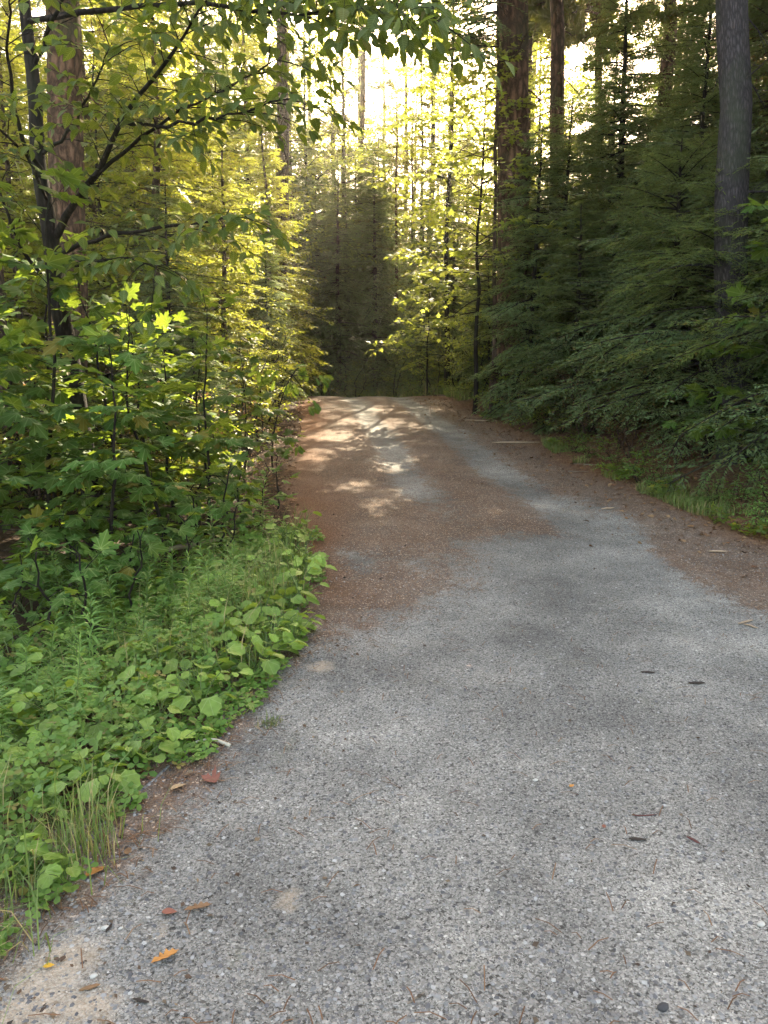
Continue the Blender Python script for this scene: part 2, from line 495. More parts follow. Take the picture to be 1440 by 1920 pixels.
    L(col, p.inputs['Base Color'])
    h = N(nt, 'ShaderNodeMath', operation='MULTIPLY_ADD'); h.inputs[1].default_value = -1.0
    L(v1.outputs['Distance'], h.inputs[0])
    h2 = N(nt, 'ShaderNodeMath', operation='MULTIPLY'); h2.inputs[1].default_value = .9; L(s1.outputs[1], h2.inputs[0]); L(h2.outputs[0], h.inputs[2])
    h3 = N(nt, 'ShaderNodeMath', operation='MULTIPLY_ADD'); h3.inputs[1].default_value = .5; L(mx2.outputs[0], h3.inputs[0]); L(h.outputs[0], h3.inputs[2])
    bu = N(nt, 'ShaderNodeBump', i_Strength=.75, i_Distance=.008)
    L(h3.outputs[0], bu.inputs['Height']); L(bu.outputs[0], p.inputs['Normal'])
    L(p.outputs[0], out.inputs[0])
    return m


# ------------------------------------------------------------------ ground sheet
def axis(a, b, d0, grow, far):
    mid = list(np.arange(a, b + d0 / 2, d0))
    s = d0; x = b; up = []
    while x < far:
        s *= grow; x += s; up.append(x)
    s = d0; x = a; dn = []
    while x > -far:
        s *= grow; x -= s; dn.append(x)
    return np.array(dn[::-1] + mid + up)


gx = axis(-4, 4.5, .06, 1.07, 600); gy = axis(1.2, 12, .06, 1.05, 700)
GX, GY = np.meshgrid(gx, gy)
GZ = zg(GX, GY)
g = Geo()
nx, ny = len(gx), len(gy)
i, j = np.meshgrid(np.arange(nx - 1), np.arange(ny - 1))
q = (j * nx + i).ravel()
g.add(np.stack([GX, GY, GZ], -1).reshape(-1, 3), np.stack([q, q + 1, q + nx + 1, q + nx], 1))
ground = g.build('ground', ground_material(), smooth=True)
ground['kind'] = 'structure'
ground['label'] = 'gravel track and needle covered forest floor'
x = GX.ravel(); y = GY.ravel()
sd = road_sd(x, y)
nz = fbm(x, y, .9, 4, 21) - .5
nz2 = fbm(x, y, 2.6, 3, 31) - .5
apron = 4.75 + 1.15 * np.clip(x - .1, 0, 1.6)
need = sstep(-.7, 1.5, (y - apron) + 2.6 * nz)
cen = (xl(np.minimum(y, 20)) + xr(np.minimum(y, 20))) / 2
hw = (xr(np.minimum(y, 20)) - xl(np.minimum(y, 20))) / 2
# two paler wheel tracks running up the needle cover
tl = np.exp(-((x - (cen - .62) + .25 * nz2) / .30) ** 2)
tr_ = np.exp(-((x - (cen + .62) + .25 * nz2) / .34) ** 2)
trk = 1.05 * np.maximum(tl * sstep(7.0, 9.0, y), tr_) * (.82 + .3 * sstep(-.1, .2, nz))
need = need * (1 - .85 * np.clip(trk, 0, 1)) * (1.0 + .6 * nz2 + .6 * nz)
edge_n = sstep(-.75, -.1, sd + .5 * nz) * sstep(3.6, 5.2, y + 1.5 * nz)
verge_r = sstep(2.05, 2.5, x + .5 * nz) * sstep(4.3, 4.9, y + nz)
fringe = sstep(-.30, .0, sd + .5 * nz) * (x < 0) * .72
need = np.clip(np.maximum.reduce([need, edge_n * .95, verge_r * .9, fringe]), 0, 1)
soil = sstep(.0, .45, sd + .35 * nz)
rightside = sstep(0, .5, x - xr(np.minimum(y, 20)))
soil = soil * (1 - .75 * rightside * (1 - sstep(1.2, 3.0, x - xr(np.minimum(y, 20)))))
dust = np.zeros_like(x)
for (u, v, r) in ((130, 1650, .10), (120, 1800, .13), (60, 1890, .16), (540, 1690, .07), (175, 1890, .10), (600, 1250, .10), (300, 1745, .05)):
    p = ground_hit(u, v)
    dust = np.maximum(dust, .75 * np.exp(-(((x - p[0]) ** 2 + (y - p[1]) ** 2) / r ** 2)))
rust = np.clip(sstep(-.55, .1, sd + .45 * nz) * sstep(4.4, 6.5, y + nz) * (.5 + 1.2 * (fbm(x, y, 1.3, 3, 41) - .2)), 0, 1)
for nme, val in (('rust', rust), ('needle', need), ('soil', soil), ('dust', dust)):
    a = ground.data.attributes.new(nme, 'FLOAT', 'POINT')
    a.data.foreach_set('value', val.astype(np.float32))


# ------------------------------------------------------------------ things
def empty(name, loc):
    o = bpy.data.objects.new(name, None); COL.objects.link(o)
    o.location = [float(v) for v in loc]; o.empty_display_size = .2
    return o


def tag(o, label, cat, group=None, kind=None):
    if label: o['label'] = label
    if cat: o['category'] = cat
    if group: o['group'] = group
    if kind: o['kind'] = kind
    return o


CHILDREN = {}


def proto(name, parts):
    """parts: (part name, mesh). Nothing is linked until it is placed."""
    return dict(name=name, parts=parts, root=None)


def place(P, loc, rot=0, sc=1.0, lean=(0, 0), label=None, cat=None, group=None):
    if P['root'] is None:
        r = empty(P['name'], loc); P['root'] = r; P['kids'] = []
        for nm, me in P['parts']:
            c = bpy.data.objects.new(nm, me); COL.objects.link(c); c.parent = r; P['kids'].append(c)
    else:
        r = P['root'].copy(); COL.objects.link(r)
        for k in ('label', 'category', 'group'):
            if k in r: del r[k]
        for ch in P['kids']:
            c = ch.copy(); COL.objects.link(c); c.parent = r
    r.location = [float(v) for v in loc]
    r.rotation_euler = (lean[0], lean[1], rot)
    r.scale = (sc, sc, sc) if np.isscalar(sc) else sc
    return tag(r, label, cat, group)


def on(x, y, dz=-.05):
    return (x, y, float(zg(x, y)) + dz)


def ux(u, y):
    return (u - 720) / FPX * y


# ---- hemlock boughs
def spray(L, seed, sp2=.05, sp3=.03, twl=.06, tww=.017, droop=.22, l2=.42):
    r = np.random.default_rng(seed)
    w = Geo(); q = []
    s = np.linspace(0, L, 9)
    bend = r.normal(0, .05)
    axis_p = np.stack([s, bend * s * s / L, .06 * s - droop * s ** 2 / L], 1)
    tube(w, axis_p, np.linspace(.011 * L / 1.2 + .003, .002, 9), 4)
    pos = np.arange(.16 * L, L, sp2) + r.normal(0, sp2 * .25, len(np.arange(.16 * L, L, sp2)))
    for i, s0 in enumerate(pos):
        if r.random() < .08: continue
        side = 1 if i % 2 else -1
        ll = L * l2 * min(1, (1.03 - s0 / L) * 1.5) * (.55 + .6 * r.random())
        b = np.array([np.interp(s0, s, axis_p[:, k]) for k in range(3)])
        ang = side * (R(52) + r.normal(0, .16))
        d = np.array([math.cos(ang), math.sin(ang), r.normal(-.12, .14)])
        t = np.arange(.02, max(ll, .03), sp3)
        pp = b + t[:, None] * d + np.stack([0 * t, 0 * t, -.25 * t ** 2 / max(ll, .05) - .0 * t], 1)
        if len(pp) > 2 and r.random() < .5:
            tube(w, pp[[0, len(pp) // 2, -1]], [.003, .002, .001], 3)
        for sg in (1, -1):
            k = len(t)
            a2 = ang + sg * (R(48) + r.normal(0, .2, k))
            dd = np.stack([np.cos(a2), np.sin(a2), r.normal(-.15, .22, k)], 1)
            q.append((pp, dd, twl * (.6 + .7 * r.random(k)) * (1.1 - .5 * t / max(ll, .05))))
    tipd = np.tile([[1, 0, -.3]], (4, 1)) + r.normal(0, .3, (4, 3))
    q.append((np.tile(axis_p[-1], (4, 1)), tipd, np.full(4, twl)))
    P = np.concatenate([a for a, _, _ in q]); D = norm(np.concatenate([b for _, b, _ in q])); Ln = np.concatenate([c for _, _, c in q])
    up = norm(np.array([0, 0, 1.0]) + r.normal(0, .35, P.shape))
    X = norm(np.cross(D, up))
    W = (tww * (.8 + .4 * r.random(len(P))))[:, None]
    Z = np.cross(X, D)
    V = np.stack([P, P + D * Ln[:, None] * .45 + X * W * .5, P + D * Ln[:, None] - Z * .1 * Ln[:, None], P + D * Ln[:, None] * .45 - X * W * .5], 1)
    return V, w


def put_spray(gl, gw, tpl, org, az, pitch, sc, roll=0.0, m=0):
    V, w = tpl
    ca, sa = math.cos(az), math.sin(az); cp, sp = math.cos(pitch), math.sin(pitch); cr, sr = math.cos(roll), math.sin(roll)
    Rx = np.array([[1, 0, 0], [0, cr, -sr], [0, sr, cr]])
    Ry = np.array([[cp, 0, -sp], [0, 1, 0], [sp, 0, cp]])
    Rz = np.array([[ca, -sa, 0], [sa, ca, 0], [0, 0, 1]])
    Q = (Rz @ Ry @ Rx).T * sc
    VV = V.reshape(-1, 3) @ Q + org
    gl.add(VV, np.arange(len(VV)).reshape(-1, 4), m)
    for (F, mm), v in zip(w.F, w.V):
        pass
    WV = np.concatenate(w.V) @ Q + org
    F = np.concatenate([f for f, _ in w.F])
    gw.add(WV, F)


SPR_FINE = [spray(1.2, 100 + k, .042, .026, .066, .021) for k in range(6)]
SPR_XF = [spray(1.2, 150 + k, .036, .019, .047, .0125) for k in range(6)]
SPR_MID = [spray(1.2, 200 + k, .06, .042, .095, .032) for k in range(5)]
SPR_FAR = [spray(1.2, 300 + k, .085, .065, .15, .055) for k in range(5)]


def trunk_path(r, H, wob, n=14):
    z = np.linspace(-.15, H, n)
    xy = np.cumsum(r.normal(0, wob, (n, 2)), 0); xy -= xy[0]
    return np.stack([xy[:, 0], xy[:, 1], z], 1)


def hemlock(seed, H, r0, base, Lmax, step, per, tpl, dead=0, matl='hemlock', bark='bark_dark', name='hemlock_tree', p0=-.30, p1=.25, prof=.75, ns=8):
    r = np.random.default_rng(seed)
    gw, gl = Geo(), Geo()
    tp = trunk_path(r, H, .012 * H / 6, 16)
    zz = tp[:, 2]
    rad = r0 * np.clip(1 - zz / H, 0, 1) ** .8 + .008
    rad[0] *= 1.25
    tube(gw, tp, rad, ns, .12, seed)
    az = r.random() * 6
    z = base
    while z < H - .1:
        f = (z - base) / (H - base)
        for k in range(per):
            az += 2.4 + r.normal(0, .3)
            L = (Lmax * (1 - f) ** prof * (.55 + .55 * r.random()) + .22)
            zz0 = z + r.normal(0, step * .4)
            o = np.array([np.interp(zz0, zz, tp[:, 0]), np.interp(zz0, zz, tp[:, 1]), zz0])
            put_spray(gl, gw, tpl[r.integers(len(tpl))], o, az, p0 + (p1 - p0) * f + r.normal(0, .12), L / 1.2, r.normal(0, .22))
        z += step * (.8 + .4 * r.random()) * (1 - .35 * f)
    for k in range(dead):
        z0 = r.uniform(.3, base); a = r.random() * 6.28; L = r.uniform(.3, 1.1)
        o = np.array([np.interp(z0, zz, tp[:, 0]), np.interp(z0, zz, tp[:, 1]), z0])
        d = np.array([math.cos(a), math.sin(a), r.normal(-.1, .2)])
        s = np.linspace(0, L, 5)[:, None]
        tube(gw, o + d * s + np.array([0, 0, -.15]) * s * s + r.normal(0, .015, (5, 3)), np.linspace(.014, .003, 5), 4)
    return proto(name, [('trunk', gw.mesh('trunk', M[bark], True)), ('crown', gl.mesh('crown', M[matl]))])


# ---- pines
def pine_branch(L, seed, ncl=14, nn=12, nl=.17, nw=.014):
    r = np.random.default_rng(seed)
    w = Geo()
    s = np.linspace(0, L, 7)
    ap = np.stack([s, .1 * L * np.sin(s / L * 2 + r.random() * 3) * s / L, .12 * s - .05 * s ** 2], 1)
    tube(w, ap, np.linspace(.028, .006, 7), 4)
    Q = []
    for k in range(ncl):
        t = r.uniform(.3, 1.02) * L
        b = np.array([np.interp(t, s, ap[:, i]) for i in range(3)])
        side = r.choice([-1, 1])
        d = norm(np.array([[.6, side * r.uniform(.4, 1), r.uniform(-.05, .35)]]))[0]
        ll = r.uniform(.12, .5) * L * .45
        e = b + d * ll
        tube(w, np.stack([b, (b + e) / 2 + [0, 0, -.02], e]), [.01, .007, .004], 3)
        for q in range(3):
            c = b + d * ll * (.45 + .3 * q) + r.normal(0, .02, 3)
            D = norm(d + r.normal(0, .75, (nn, 3)))
            X = norm(np.cross(D, r.normal(0, 1, (nn, 3))))
            Ln = (nl * (.7 + .5 * r.random(nn)))[:, None]
            Q.append(np.stack([np.tile(c, (nn, 1)) - X * nw * .3, np.tile(c, (nn, 1)) + X * nw * .3, c + D * Ln + X * nw * .5, c + D * Ln - X * nw * .5], 1))
    return np.concatenate(Q), w


PBL = [pine_branch(2.0, 400 + k) for k in range(5)]
PBD = [pine_branch(2.0, 450 + k, 24, 15, .2, .03) for k in range(5)]


def pine(seed, H, r0, base, Lmax, nb, dead=30, bark='bark', name='pine_tree', matl='pine', PB=None):
    PB = PB or PBL
    r = np.random.default_rng(seed)
    gw, gl = Geo(), Geo()
    tp = trunk_path(r, H, .035, 26)
    zz = tp[:, 2]
    rad = r0 * (1 - .8 * np.clip(zz / H, 0, 1)) + .01
    rad[0] *= 1.3; rad[1] *= 1.05
    tube(gw, tp, rad, 14, .10, seed)
    for k in range(nb):
        f = ((k + r.random()) / nb)
        z0 = base + (H - base) * f
        L = Lmax * (.35 + .65 * (1 - f) ** .8) * (.6 + .5 * r.random()) * min(1, .45 + f * 3)
        o = np.array([np.interp(z0, zz, tp[:, 0]), np.interp(z0, zz, tp[:, 1]), z0])
        put_spray(gl, gw, PB[r.integers(5)], o, r.random() * 6.28, -.15 + .5 * f + r.normal(0, .12), L / 2.0, r.normal(0, .2))
    for k in range(dead):
        z0 = r.uniform(1.2, base + 2); a = r.random() * 6.28; L = r.uniform(.25, 1.5)
        o = np.array([np.interp(z0, zz, tp[:, 0]), np.interp(z0, zz, tp[:, 1]), z0])
        d = np.array([math.cos(a), math.sin(a), r.normal(.05, .2)])
        s = np.linspace(0, L, 6)[:, None]
        P = o + d * s + np.array([0, 0, -.2]) * s * s + np.cumsum(r.normal(0, .012, (6, 3)), 0)
        tube(gw, P, np.linspace(.022, .004, 6), 4)
        for _ in range(3):
            i = r.integers(2, 5); e = P[i] + r.normal(0, .18, 3) + d * .15
            tube(gw, np.stack([P[i], (P[i] + e) / 2 + r.normal(0, .02, 3), e]), [.006, .004, .002], 3)
    return proto(name, [('trunk', gw.mesh('trunk', M[bark], True)), ('crown', gl.mesh('crown', M[matl]))])


# ---- broadleaved trees
def leafy(gl, gw, r, P0, D0, L, rad, leaf, size, step, depth, droop=.15, sub=.55, nside=5, jit=.35):
    n = 7
    s = np.linspace(0, 1, n)
    D0 = D0 / np.linalg.norm(D0)
    P = P0 + D0 * L * s[:, None] + np.array([0, 0, -droop * L]) * (s[:, None] ** 2) + np.cumsum(r.normal(0, .022 * L, (n, 3)), 0) * s[:, None]
    tube(gw, P, np.linspace(rad, max(rad * .25, .0012), n), 5 if rad > .008 else 3)
    T = norm(np.gradient(P, axis=0))
    if depth > 0:
        m = max(2, int(nside * min(1, L / .8) + r.random()))
        for k in range(m):
            t = .22 + .74 * (k + r.random() * .6) / m
            p = np.array([np.interp(t, s, P[:, i]) for i in range(3)]); d = np.array([np.interp(t, s, T[:, i]) for i in range(3)])
            side = np.cross(d, [0, 0, 1]); side = side / max(np.linalg.norm(side), 1e-6) * (1 if k % 2 else -1)
            nd = d * .75 + side * (.75 + .3 * r.random()) + np.array([0, 0, r.normal(.12, .25)])
            leafy(gl, gw, r, p, nd, L * sub * (1.1 - .55 * t) * (.7 + .5 * r.random()), rad * .45, leaf, size, step, depth - 1, droop, sub, nside, jit)
    t0 = .25 if depth == 0 else .6
    t = np.arange(t0, 1.0, step / max(L, .05))
    if len(t) == 0: t = np.array([.9])
    t = np.clip(t, 0, 1)
    p = np.stack([np.interp(t, s, P[:, i]) for i in range(3)], 1); d = np.stack([np.interp(t, s, T[:, i]) for i in range(3)], 1)
    sg = np.where(np.arange(len(t)) % 2 == 0, 1, -1)[:, None]
    side = norm(np.cross(d, np.array([0, 0, 1.0]))) * sg
    D = d * .55 + side * .8 + r.normal(0, jit, d.shape) + np.array([0, 0, -.18])
    Nn = np.array([0, 0, 1.0]) + r.normal(0, jit, d.shape)
    pet = norm(D) * size * .25
    scatter(gl, leaf[0], leaf[1], p + pet, D, Nn, size * (.65 + .6 * r.random(len(t))))
    scatter(gl, leaf[0], leaf[1], P[-1:], T[-1:] + [[0, 0, -.2]], np.array([[0, 0, 1.0]]) + r.normal(0, .2, (1, 3)), np.array([size]))


def broadleaf(seed, H, r0, base, nl, Lmax, leaf, size, step, depth=2, el=(.2, .9), matl='shrub', bark='bark_dark', name='broadleaf_tree', wob=.03, droop=.15, nside=5, sub=.55, stems=1):
    r = np.random.default_rng(seed)
    gw, gl = Geo(), Geo()
    for st in range(stems):
        tp = trunk_path(r, H * (1 - .25 * st * r.random()), wob * (1 + .8 * (stems > 1)), 14)
        if stems > 1:
            a = r.random() * 6.28; k = np.linspace(0, 1, 14) ** 1.2
            tp[:, 0] += math.cos(a) * H * .3 * k; tp[:, 1] += math.sin(a) * H * .3 * k
        zz = tp[:, 2]; top = zz[-1]
        rad = r0 * np.clip(1 - zz / top, 0, 1) ** .9 + .004
        tube(gw, tp, rad, 8, .1, seed)
        az = r.random() * 6
        for k in range(nl):
            f = (k + .5 * r.random()) / nl
            z0 = base * top + (1 - base) * top * f * .98
            az += 2.4 + r.normal(0, .35)
            e = el[0] + (el[1] - el[0]) * f + r.normal(0, .12)
            d = np.array([math.cos(az) * math.cos(e), math.sin(az) * math.cos(e), math.sin(e)])
            L = Lmax * (1 - .62 * f) * (.65 + .5 * r.random())
            o = np.array([np.interp(z0, zz, tp[:, 0]), np.interp(z0, zz, tp[:, 1]), z0])
            leafy(gl, gw, r, o, d, L, max(.35 * np.interp(z0, zz, rad), .004), leaf, size, step, depth - 1, droop, sub, nside)
    return proto(name, [('trunk', gw.mesh('trunk', M[bark], True)), ('crown', gl.mesh('crown', M[matl]))])


print('building plants')
HEM_A = hemlock(1, 9.0, .10, .35, 2.1, .23, 6, SPR_FINE, dead=8, prof=.58)
HEM_E = hemlock(8, 3.7, .06, .75, 1.9, .17, 6, SPR_XF, dead=8, p0=-.12, p1=.35, prof=.55)
HEM_B = hemlock(2, 6.0, .07, .35, 1.6, .20, 6, SPR_FINE, dead=6, prof=.58)
HEM_C = hemlock(3, 13., .16, .8, 2.6, .32, 7, SPR_MID, dead=12, bark='bark', prof=.6)
HEM_D = hemlock(4, 17., .2, 1.5, 3.0, .40, 7, SPR_FAR, dead=20, bark='bark')
SPR_A = hemlock(5, 8.0, .09, .5, 1.9, .26, 5, SPR_MID, dead=10, matl='spruce', bark='bark', name='fir_tree', p0=-.1, p1=.4)
SPR_B = hemlock(6, 12., .13, 1.2, 2.3, .32, 5, SPR_MID, dead=25, matl='spruce', bark='bark', name='fir_tree', p0=-.15, p1=.4)
SPR_C = hemlock(7, 2.6, .03, .12, 1.0, .16, 4, SPR_FINE, matl='spruce', bark='bark', name='young_fir', p0=0.0, p1=.5)
SPR_R = hemlock(9, 8.5, .09, 2.5, 1.9, .34, 4, SPR_MID, dead=25, matl='rust', bark='bark', name='fir_tree', p0=-.1, p1=.4)
PINE_A = pine(11, 25, .24, 10, 3.6, 46)
PINE_B = pine(12, 22, .18, 8, 3.0, 40, bark='bark_red')
PINE_C = pine(13, 24, .3, 9.0, 4.4, 135, bark='bark_red', PB=PBD)
PINE_D = pine(14, 22, .29, 7.6, 4.2, 125, bark='bark_grey', PB=PBD)
PINE_E = pine(15, 22, .19, 9.8, 3.9, 130, bark='bark_red', PB=PBD)
PINE_F = pine(16, 24, .17, 15.5, 4.4, 100, bark='bark_red', PB=PBD)
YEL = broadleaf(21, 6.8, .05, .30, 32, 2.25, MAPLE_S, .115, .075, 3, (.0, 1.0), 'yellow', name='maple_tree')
BL_A = broadleaf(22, 7.5, .06, .22, 18, 2.2, SIMPLE, .10, .075, 3, (.1, 1.0), 'shrub', name='broadleaf_tree')
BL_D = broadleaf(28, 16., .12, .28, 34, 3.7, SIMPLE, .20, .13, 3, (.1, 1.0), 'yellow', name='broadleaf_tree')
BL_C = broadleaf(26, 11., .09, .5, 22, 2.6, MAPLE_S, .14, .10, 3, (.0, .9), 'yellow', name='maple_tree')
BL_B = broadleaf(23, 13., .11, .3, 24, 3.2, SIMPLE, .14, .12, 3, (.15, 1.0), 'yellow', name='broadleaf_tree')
SH_A = broadleaf(24, 1.9, .018, .1, 12, .9, SIMPLE, .07, .045, 2, (.1, .9), 'shrub', name='shrub', stems=3)
SH_B = broadleaf(25, 1.1, .012, .08, 9, .7, SIMPLE, .075, .05, 2, (.1, .9), 'weed', name='shrub', stems=3)
SH_R = broadleaf(27, 1.5, .014, .05, 13, .9, SIMPLE, .05, .09, 2, (.0, .9), 'rust', bark='bark', name='dry_brush', stems=3)
MAP_S = [broadleaf(30 + k, 2.2 + .3 * k, .016, .14, 14, 1.0, MAPLE, .155, .105, 2, (.0, .8), 'maple', name='maple_sapling', droop=.12, nside=4) for k in range(3)]
MAP_L = [broadleaf(40 + k, .75, .007, .3, 5, .38, MAPLE, .115, .10, 1, (.1, .8), 'maple', name='maple_seedling', nside=3) for k in range(2)]


# ------------------------------------------------------------------ big trees one can single out
SP = [0]


def rot():
    SP[0] += 1
    return (SP[0] * 2.39996) % 6.283


def P_(pr, u, y, label, cat, sc=1.0, lean=(0, 0), group=None, rz=None, x=None):
    xx = ux(u, y) if x is None else x
    return place(pr, on(xx, y), rot() if rz is None else rz, sc, lean, label, cat, group)


P_(PINE_C, 118, 12.0, 'thick pine trunk with reddish bark standing behind the dark leaning young tree', 'tree', .95, lean=(0, .05), rz=0)
P_(PINE_A, 8, 9.6, 'pale slim pine trunk at the very edge of the view beyond the leaning young tree', 'tree', .6)
P_(PINE_B, 236, 19, 'slim pine trunk half hidden by sunlit firs above the weed bank', 'tree', .75)
P_(PINE_A, 524, 22, 'straight grey pine trunk on its own beside the bend of the track', 'tree', .85, lean=(0, .025), rz=0)
P_(PINE_A, 672, 40, 'tall thin pine fading into the sun haze over the middle of the track', 'tree', .9)
P_(PINE_B, 634, 31, 'very thin bare pine beside the tall hazy pine over the track', 'tree', .5)
P_(PINE_C, 951, 16.0, 'thickest red brown pine trunk, standing beside the bright yellow maple', 'tree', (1.18, 1.18, 1.05), lean=(0, -.04), rz=0)
P_(PINE_E, 1044, 18.5, 'slimmer pine trunk just behind the thickest red brown pine', 'tree', 1.0, lean=(0, -.045), rz=0)
P_(PINE_D, 1388, 9.4, 'grey violet pine trunk rising out of the dark hemlocks by the verge', 'tree', (.68, .68, .95), lean=(0, -.11), rz=0)
P_(PINE_E, 0, 18.8, 'shadowed pine trunk, added for shade, among the dark hemlocks between the slimmer pine and the grey violet pine', 'tree', 1.0, x=6.3)  # added for its out-of-view crown, which closes a sun gap over the gravel
P_(PINE_E, 0, 24.5, 'shadowed pine added for shade deep in the woods behind the rusty firs', 'tree', (.8, .8, 1), x=6.9, lean=(0, -.06), rz=1.0e-3)  # extra pine put here to block a sun spot on the near gravel
P_(PINE_F, 0, 27.0, 'added high crowned shade pine with a long bare trunk between the two red brown pines', 'tree', 1.0, x=4.7)  # added pine, its crown kept high to shade only the nearest gravel
P_(PINE_D, 1322, 14.5, 'dim pine trunk partly hidden behind the grey violet pine', 'tree', .9)

# dead spruce pole with bare limbs beside the thickest pine
def dead_pole():
    r = np.random.default_rng(77)
    g = Geo(); H = 9.5
    tp = trunk_path(r, H, .02, 14); zz = tp[:, 2]
    tube(g, tp, .045 * (1 - .8 * np.clip(zz / H, 0, 1)) + .006, 7, .1, 5)
    bs = []
    for k in range(34):
        gb = Geo()
        z0 = 2.2 + 6.6 * r.random(); a = r.normal(PI, 1.0) if r.random() < .75 else r.random() * 6.28
        L = r.uniform(.6, 1.7) * (1 - .5 * (z0 - 2) / 7.5)
        o = np.array([np.interp(z0, zz, tp[:, 0]), np.interp(z0, zz, tp[:, 1]), z0])
        d = np.array([math.cos(a), math.sin(a), r.normal(.0, .2)])
        s = np.linspace(0, L, 8)[:, None]
        P = o + d * s + np.array([0, 0, .16 * r.normal(.4, 1)]) * s * s + np.cumsum(r.normal(0, .015, (8, 3)), 0)
        tube(gb, P, np.linspace(.014, .003, 8), 4)
        for _ in range(7):
            i = r.integers(2, 7); e = P[i] + r.normal(0, .16, 3) + d * .2
            tube(gb, np.stack([P[i], (P[i] + e) / 2 + r.normal(0, .025, 3), e]), [.005, .003, .0015], 3)
        bs.append(('branch', gb.mesh('branch', M['bark'])))
    gl = Geo(); gw = Geo()
    for k in range(30):
        z0 = 6.7 + 1.9 * r.random(); a = r.normal(PI, .9)
        o = np.array([np.interp(z0, zz, tp[:, 0]), np.interp(z0, zz, tp[:, 1]), z0])
        put_spray(gl, gw, SPR_FINE[r.integers(6)], o, a, r.normal(-.15, .2), r.uniform(.7, 1.6), r.normal(0, .3))
    bs.append(('limb', gw.mesh('limb', M['bark']))); bs.append(('crown', gl.mesh('crown', M['hemlock'])))
    return proto('hemlock_pole', [('trunk', g.mesh('trunk', M['bark'], True))] + bs)


P_(dead_pole(), 916, 15.4, 'thin conifer pole with bare crooked limbs and dark drooping boughs beside the thickest pine', 'tree', rz=0)

# the bright maple and its neighbours, in the sun above the track's edge
P_(YEL, 0, 15.9, x=1.85, sc=1.0, label= 'maple sapling with glowing yellow green leaves next to the thickest pine', cat='tree')
P_(YEL, 0, 18.2, x=2.45, sc=.6, label= 'second glowing maple close behind the brightest one', cat='tree')
P_(YEL, 0, 21.5, x=1.2, sc=.5, label= 'smaller sunlit maple leaning over the bend of the track', cat='tree')
P_(BL_B, 965, 27, 'tall sunny broadleaf tree behind the thickest pine', 'tree', .8)

# hemlocks of the shaded side
HL = [
    (HEM_E, 4.75, 8.0, 1.0, 'broad dark hemlock whose low boughs overhang the grassy verge'),
    (HEM_B, 5.25, 7.9, (.95, .95, 1.0), 'dark hemlock leaning its boughs across the grey violet pine from beside the verge'),
    (HEM_E, 4.1, 9.7, .95, 'dark hemlock with drooping boughs over the weedy verge'),
    (HEM_A, 6.1, 9.4, (1.0, 1.0, 1.05), 'tall dark hemlock crowding beside the grey violet pine'),
    (HEM_E, 4.2, 11.3, 1.1, 'middling hemlock where the reddish leaf litter spills onto the gravel'),
    (HEM_A, 4.75, 12.2, .72, 'hemlock standing between the dim pine and the litter strewn verge'),
    (HEM_B, 3.25, 13.2, (.8, .8, .62), 'small hemlock under the slimmer pine beside the thickest one'),
    (HEM_C, 6.3, 13.2, .7, 'tall shadowed hemlock rising behind the front row of hemlocks'),
    (HEM_A, 4.75, 16.2, 1.0, 'feathery tall hemlock in the gap beyond the slimmer pine'),
    (HEM_B, 2.75, 14.9, (.8, .8, .88), 'soft edged hemlock in front of the thickest pine'),
    (HEM_B, 3.45, 15.6, .95, 'pointed hemlock between the two red brown pines'),
    (HEM_B, 2.6, 18.6, .7, 'little hemlock behind the glowing maples'),
    (HEM_A, 7.4, 11.2, 1.0, 'hemlock deep in shade past the edge of the verge'),
    (HEM_A, 5.4, 14.4, .8, 'hemlock with a thin crown behind the litter strewn verge'),
]
for k, (pr, x_, y_, s_, lab) in enumerate(HL):
    place(pr, on(x_, y_), rot(), s_, (rng.normal(0, .02), rng.normal(0, .02)), lab.replace('right of', 'beside'), 'tree', 'hemlocks along the shaded verge')
deep = [(8.0, 14.5, HEM_C, .85), (9.2, 18, HEM_C, .8), (7.2, 20, HEM_C, .72), (10.5, 15, HEM_C, .9), (6.0, 23, HEM_C, .62), (8.6, 25, HEM_D, .65), (11.5, 22, HEM_D, .7), (4.4, 21.5, HEM_B, .9), (3.4, 23.5, HEM_B, .8), (9, 9.0, HEM_C, .85), (8.2, 7.0, HEM_C, .8)]
for x_, y_, pr, s_ in deep:
    place(pr, on(x_, y_), rot(), s_, (0, 0), 'shadowed hemlock deep in the woods behind the dark front row', 'tree', 'hemlocks deep in the shaded woods')

place(MAP_S[1], on(4.15, 7.9), rot(), 1.12, (0, 0), 'leafy sapling with cool green leaves standing out from the dark hemlocks', 'tree')
place(MAP_S[0], on(4.75, 9.2), rot(), 1.1, (0, 0), 'second leafy sapling half buried in the dark hemlock boughs', 'tree')
